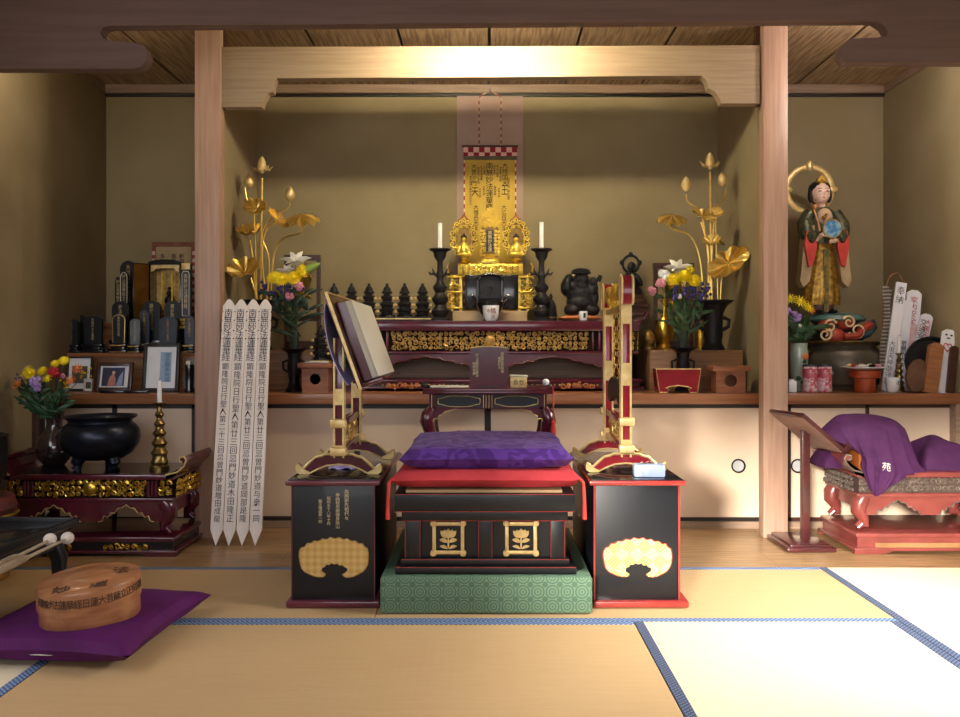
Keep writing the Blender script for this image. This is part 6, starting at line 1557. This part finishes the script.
# leaning talismans: (bottom px,py) -> (top px,py), width px, style
def talisman(b, tp, w, Yb, Yt, label, style, name='paper_talisman', cat='talisman'):
    A = Vector((PX(b[0], Yb), Yb, .7015)); B = Vector((PX(tp[0], Yt), Yt, PZ(tp[1], Yt)))
    u = B-A; L = u.length; u.normalize(); v = Vector((0, -1, 0)); v = (v-u*v.dot(u)).normalized(); q = v.cross(u).normalized()
    if q.x < 0: q = -q
    t = thing(name, label, cat, A, 0, 'leaning talismans on the ledge' if cat == 'talisman' else None)
    t.rotation_euler = Matrix((q, -v, u)).transposed().to_euler()
    W = w/2*Yb/FP
    pk_ = W*.45
    poly = [(-W, 0), (W, 0), (W, L-pk_), (W*.4, L), (-W*.4, L), (-W, L-pk_)] if style != 'strip' else [(-W, 0), (W, 0), (W, L), (-W, L)]
    dd = {'wood': .03, 'strip': .012}.get(style, .014)
    MB().xz(poly, 0, dd).build('board' if cat == 'talisman' else 'block', {'wood': W_ZELK, 'dark': W_DARK}.get(style, TPAPER), t)
    if style == 'text': text('祈願所大本山', L*.062, SILVER_T, 'ink_writing', t, (0, -.0008, L*.55))
    if style == 'strip': text('奉納', L*.085, INK, 'ink_writing', t, (0, -.0008, L*.96), sx=.9, thin=.01); text('大黒天神御守護', L*.06, SILVER_T, 'grey_writing', t, (-W*.25, -.0008, L*.46), thin=.01)
    if style == 'red':
        text('家内安全', W*1.0, REDINK, 'red_writing', t, (0, -.0008, L*.93)); MB().bx(-W*.75, W*.75, -.002, 0, L*.40, L*.66).build('pink_label', M('pink_label', '#d8a8b0', '#e8d0d4', .7, scale=30), t)
        MB().tube([(-W, -.002, L*.36), (W, -.002, L*.36)], .003, 5).build('paper_band', GOLDD, t)
    if style == 'dots': text('大黒天福寿守護', L*.085, REDINK, 'red_writing', t, (W*.3, -.0008, L*.93)); text('交通安全祈願', L*.09, BURN, 'brown_writing', t, (-W*.45, -.0008, L*.92)); MB().bx(-W*1.03, W*1.03, -.003, .0145, L*.27, L*.30).build('paper_band', W_ZELK, t)
    if style == 'heart':
        c = [(W*.62*math.sin(a)**3, L*.72+W*.045*(13*math.cos(a)-5*math.cos(2*a)-2*math.cos(3*a)-math.cos(4*a))) for a in [2*PI*i/30 for i in range(31)]]
        MB().tube([(a, -.001, b_) for a, b_ in c], .0028, 5).build('heart_outline', REDINK, t)
        MB().ell((-W*.45, -.001, L*.91), (W*.2, .002, W*.14)).ell((W*.35, -.001, L*.91), (W*.2, .002, W*.14)).ell((-W*.05, -.001, L*.86), (W*.3, .002, W*.1)).build('ink_face', INK, t)
    return t
talisman((887, 390), (902, 282.5), 10.5, 4.555, 4.60, 'tall white paper strip with black writing leaning by the brass candlestick', 'strip')
talisman((906, 390), (915, 290), 15, 4.62, 4.68, 'white talisman with red writing and pink label, tallest with a pointed top', 'red')
talisman((898.5, 390), (909, 300), 9, 4.59, 4.64, 'narrow plain talisman between the black and the red inscribed ones', 'text')
talisman((911, 390), (928, 314), 12, 4.54, 4.59, 'shorter pointed talisman with brown and red writing', 'dots')
talisman((941, 390.5), (950, 329.5), 13, 4.41, 4.44, 'white pointed talisman with a red heart outline', 'heart')
talisman((931, 390.5), (938, 343), 14, 4.39, 4.41, 'plain brown wooden block leaning beside the heart talisman', 'wood', 'wooden_block', 'block')
talisman((950.5, 391), (955, 346), 8, 4.385, 4.395, 'dark wooden block leaning between the heart talisman and the wall', 'dark', 'wooden_block', 'block')
# gauzy streamer
t = thing('paper_streamer', 'thin patterned grey streamer hanging from a bent stick beside the white strip', 'streamer', (PX(880, 4.66), 4.66, .701))
k = 4.66/FP
def sp(p, q, y=0.): return ((p-880)*k, y, PZ(q, 4.66)-.701)
MB().tube(curve([sp(880, 391), sp(882, 330), sp(887, 283), sp(897, 273), sp(903, 282)], 6), .0035, 6).build('stick', W_ZELK, t)
MB().grid(lambda u, v: Vector(sp(879+3*v+8*u, 370-85*v+5*u, -.02+.02*math.sin(u*9+v*7))), 10, 16).solidify(.002).build('streamer', stripes('grey_net', '#6a6258', '#b8b0a8', .02, 2, .1), t)
# round black tray and brown wood slice
t = thing('round_tray', 'round black tray leaning behind the brown wood slice', 'tray', (PX(934, 4.46), 4.475, .702))
rt = 28*4.47/FP
MB().lathe([(rt, 0), (rt, .018), (rt*.93, .018), (rt*.9, .007), (.001, .006)], (0, 0, rt), 44, rot=(R(76), 0, 0)).build('tray_body', BLACKM, t)
t = thing('wood_slice', 'brown oval wood slice leaning against the wooden block', 'plaque', (PX(916, 4.42), 4.395, .7015))
a_, b_ = 10.5*4.48/FP, 17.5*4.42/FP
mb = MB().lathe([(.98, 0), (1, .004), (1, .016), (.97, .02)], (0, 0, 0), 44, a_, b_)
o = mb.build('slice', M('grain_slice', '#6a4c3a', '#54392c', .6, scale=9), t, (0, .03, b_*.96), (R(76), R(0), 0)); o.rotation_euler = Euler((R(76), R(20), 0))

# ================================================================ red table with covered object
s = 3.88/FP
t = thing('altar_table', 'low red altar table with grey carved frieze beneath the purple cloth', 'table', (PX(852, 3.88)+.365, 3.88, .001), 0, 'scroll ended maroon tables')
def rz_(p): return PZ(p, 3.88)
GREYC = M('grey_carving', '#75685f', '#5a4e48', .45, metal=.1)
ornate_table(t, .68, .40, rz_(473), rz_(478), rz_(494), rz_(516), rz_(533), REDT, GREYC, GREYC, 19, curl=1., mid=False, cell=.028, dark=REDT, ground=REDG)
MB().bx(-.26, .26, -.0045, -.001, rz_(548), rz_(543)).build('plinth_opening', M('tan_inlay', '#a87850', '#8c6440', .5), t)
ZR = rz_(473)+.003
xo = PX(862, 4.0)
t = thing('wooden_drum_box', 'orange brown wooden box under the purple cloth on the red table', 'box', (xo, 3.92, ZR))
MB().bx(-.05, .13, .0, .24, 0, .125, .004).build('box_body', M('orange_wood', '#b8662c', '#9c5020', .35, scale=6, coat=.3), t)
MB().bx(-.052, .132, -.002, .242, .115, .128, .003).build('box_edge', W_ZELK, t)
# the cloth: rows of points from rear to the hanging front corner
def Q(p, q, Y): return Vector((PX(p, Y), Y, PZ(q, Y)))
rows = [
 [Q(829, 432, 4.19), Q(840, 425, 4.19), Q(852, 421, 4.19), Q(865, 420, 4.19), Q(880, 422, 4.19), Q(893, 428, 4.19), Q(905, 438, 4.19)],
 [Q(820, 430, 4.08), Q(836, 416, 4.10), Q(850, 414, 4.10), Q(865, 414, 4.10), Q(880, 416, 4.10), Q(893, 420, 4.10), Q(904, 429, 4.08)],
 [Q(822, 436, 3.99), Q(838, 426, 3.97), Q(852, 425, 3.96), Q(866, 425, 3.96), Q(882, 425.5, 3.96), Q(897, 425, 3.97), Q(906, 432, 3.99)],
 [Q(836, 441, 3.94), Q(846, 437, 3.925), Q(857, 437, 3.915), Q(869, 438, 3.91), Q(886, 439, 3.915), Q(902, 441, 3.925), Q(912, 448, 3.94)],
 [Q(849, 447, 3.915), Q(856, 449, 3.90), Q(863, 452, 3.89), Q(874, 455, 3.885), Q(889, 457, 3.89), Q(906, 459, 3.90), Q(918, 463, 3.91)],
 [Q(861, 455, 3.90), Q(863, 459, 3.885), Q(867, 463, 3.872), Q(877, 467, 3.868), Q(891, 470, 3.872), Q(909, 472, 3.885), Q(926, 474, 3.90)],
 [Q(860.5, 465, 3.885), Q(863, 468, 3.872), Q(868, 472, 3.862), Q(878, 475, 3.858), Q(891, 477, 3.862), Q(902, 476, 3.868), Q(907, 474, 3.872)],
 [Q(863, 472, 3.868), Q(866, 476, 3.86), Q(870, 481, 3.855), Q(878, 484, 3.853), Q(888, 483, 3.855), Q(898, 480, 3.858), Q(906, 476, 3.862)],
 [Q(869, 489, 3.86), Q(871, 491, 3.857), Q(873, 494, 3.855), Q(876, 496.5, 3.853), Q(884, 491, 3.855), Q(894, 484, 3.857), Q(905, 477.5, 3.86)]]
def cat(P, t):
    n = len(P)-1; i = min(int(t*n), n-1); w = t*n-i
    g = lambda j: P[max(0, min(n, j))]
    a, b, c, d_ = g(i-1), g(i), g(i+1), g(i+2)
    return .5*((2*b)+(c-a)*w+(2*a-5*b+4*c-d_)*w*w+(3*b-a-3*c+d_)*w**3)
def clothfn(u, v):
    p = cat([cat(r_, u) for r_ in rows], v)
    q = (u-.5)*(1.35-.55*v)+.08*v
    fold = sum(h*math.exp(-((q-c)/w)**2) for c, w, h in ((-.36, .03, .016), (-.17, .025, .020), (.03, .022, .018), (.22, .03, .022), (.40, .03, .014)))*max(0, min(1, (v-.2)*2.2))*math.sin(PI*min(1, max(0, u)))**.5*(1-.5*max(0, v-.75)/.25)
    return p+Vector((0, -fold-.002, fold*.25))
cl = thing('purple_cloth', 'purple wrapping cloth with a white character draped over the box on the red table', 'cloth', (0, 0, 0))
co = MB().grid(clothfn, 60, 60).build('cloth', PURPLE, cl, ang=80)
md = co.modifiers.new('s', 'SOLIDIFY'); md.thickness = .003; md.offset = 0
ch = text('苑', .042, PAPER, 'white_character', cl, (0, 0, 0), vert=False)
pc = clothfn(.60, .60)
ch.location = pc+Vector((.0, -.017, .02)); ch.rotation_euler = (R(72), R(8), 0)
def lump(label, px, Y, w, d_, h, seed):
    t = tag(MB().grid(lambda u, v: Vector(((u*2-1)*w*(1+.06*math.sin(v*9+seed)), (v*2-1)*d_, h*max(0, (1-(u*2-1)**4)*(1-(v*2-1)**4))**.6*(1+.16*math.sin(u*8+seed)*math.cos(v*6))+.001)), 30, 20).build('purple_wrapper', PURPLE, None, (px, Y, ZR)), label, 'cloth')
    return t
lump('rumpled purple cloth over a bundle at the wall end of the red table', PX(940, 4.02), 4.06, .115, .14, .13, 1)
lump('end of purple cloth lying by the scrolled edge behind the bookrest', PX(832, 4.05), 4.10, .06, .10, .075, 4)
# tilted bookrest on a post
Ye = 3.93; k = Ye/FP; zb = .001
x0 = PX(803, Ye)
t = thing('tilted_bookrest', 'dark rosewood bookrest with tilted board on a square post beside the red table', 'bookrest', (x0, Ye, .001))
MB().bx(-.085, .14, -.045, .27, 0, .020, .006).build('base', W_ROSE, t)
MB().bx(-.065, .12, -.025, .25, .018, .032, .006).build('base_step', W_ROSE, t)
MB().bx(.026, .062, .075, .110, .03, .545, .002).build('post', W_ROSE, t)
A0 = Vector((1.449-x0, 3.86-Ye, .637))
b = MB().bx(0, .285, 0, .29, -.014, .004, .003).build('tilted_board', W_ROSE, t, A0)
b.rotation_euler = (Matrix.Rotation(R(12), 4, 'Z') @ Matrix.Rotation(R(39), 4, 'Y')).to_euler()
MB().bx(.014, .270, .012, .278, -.0165, -.0135).build('board_underside', M('pale_underside', '#9c8078', '#8c7068', .5), b)
MB().bx(.262, .288, 0, .29, .0, .034, .003).build('book_lip', W_ROSE, b)
MB().bx(.02, .09, .26, .30, .004, .02, .004).build('leather_strap', SKIN, b)
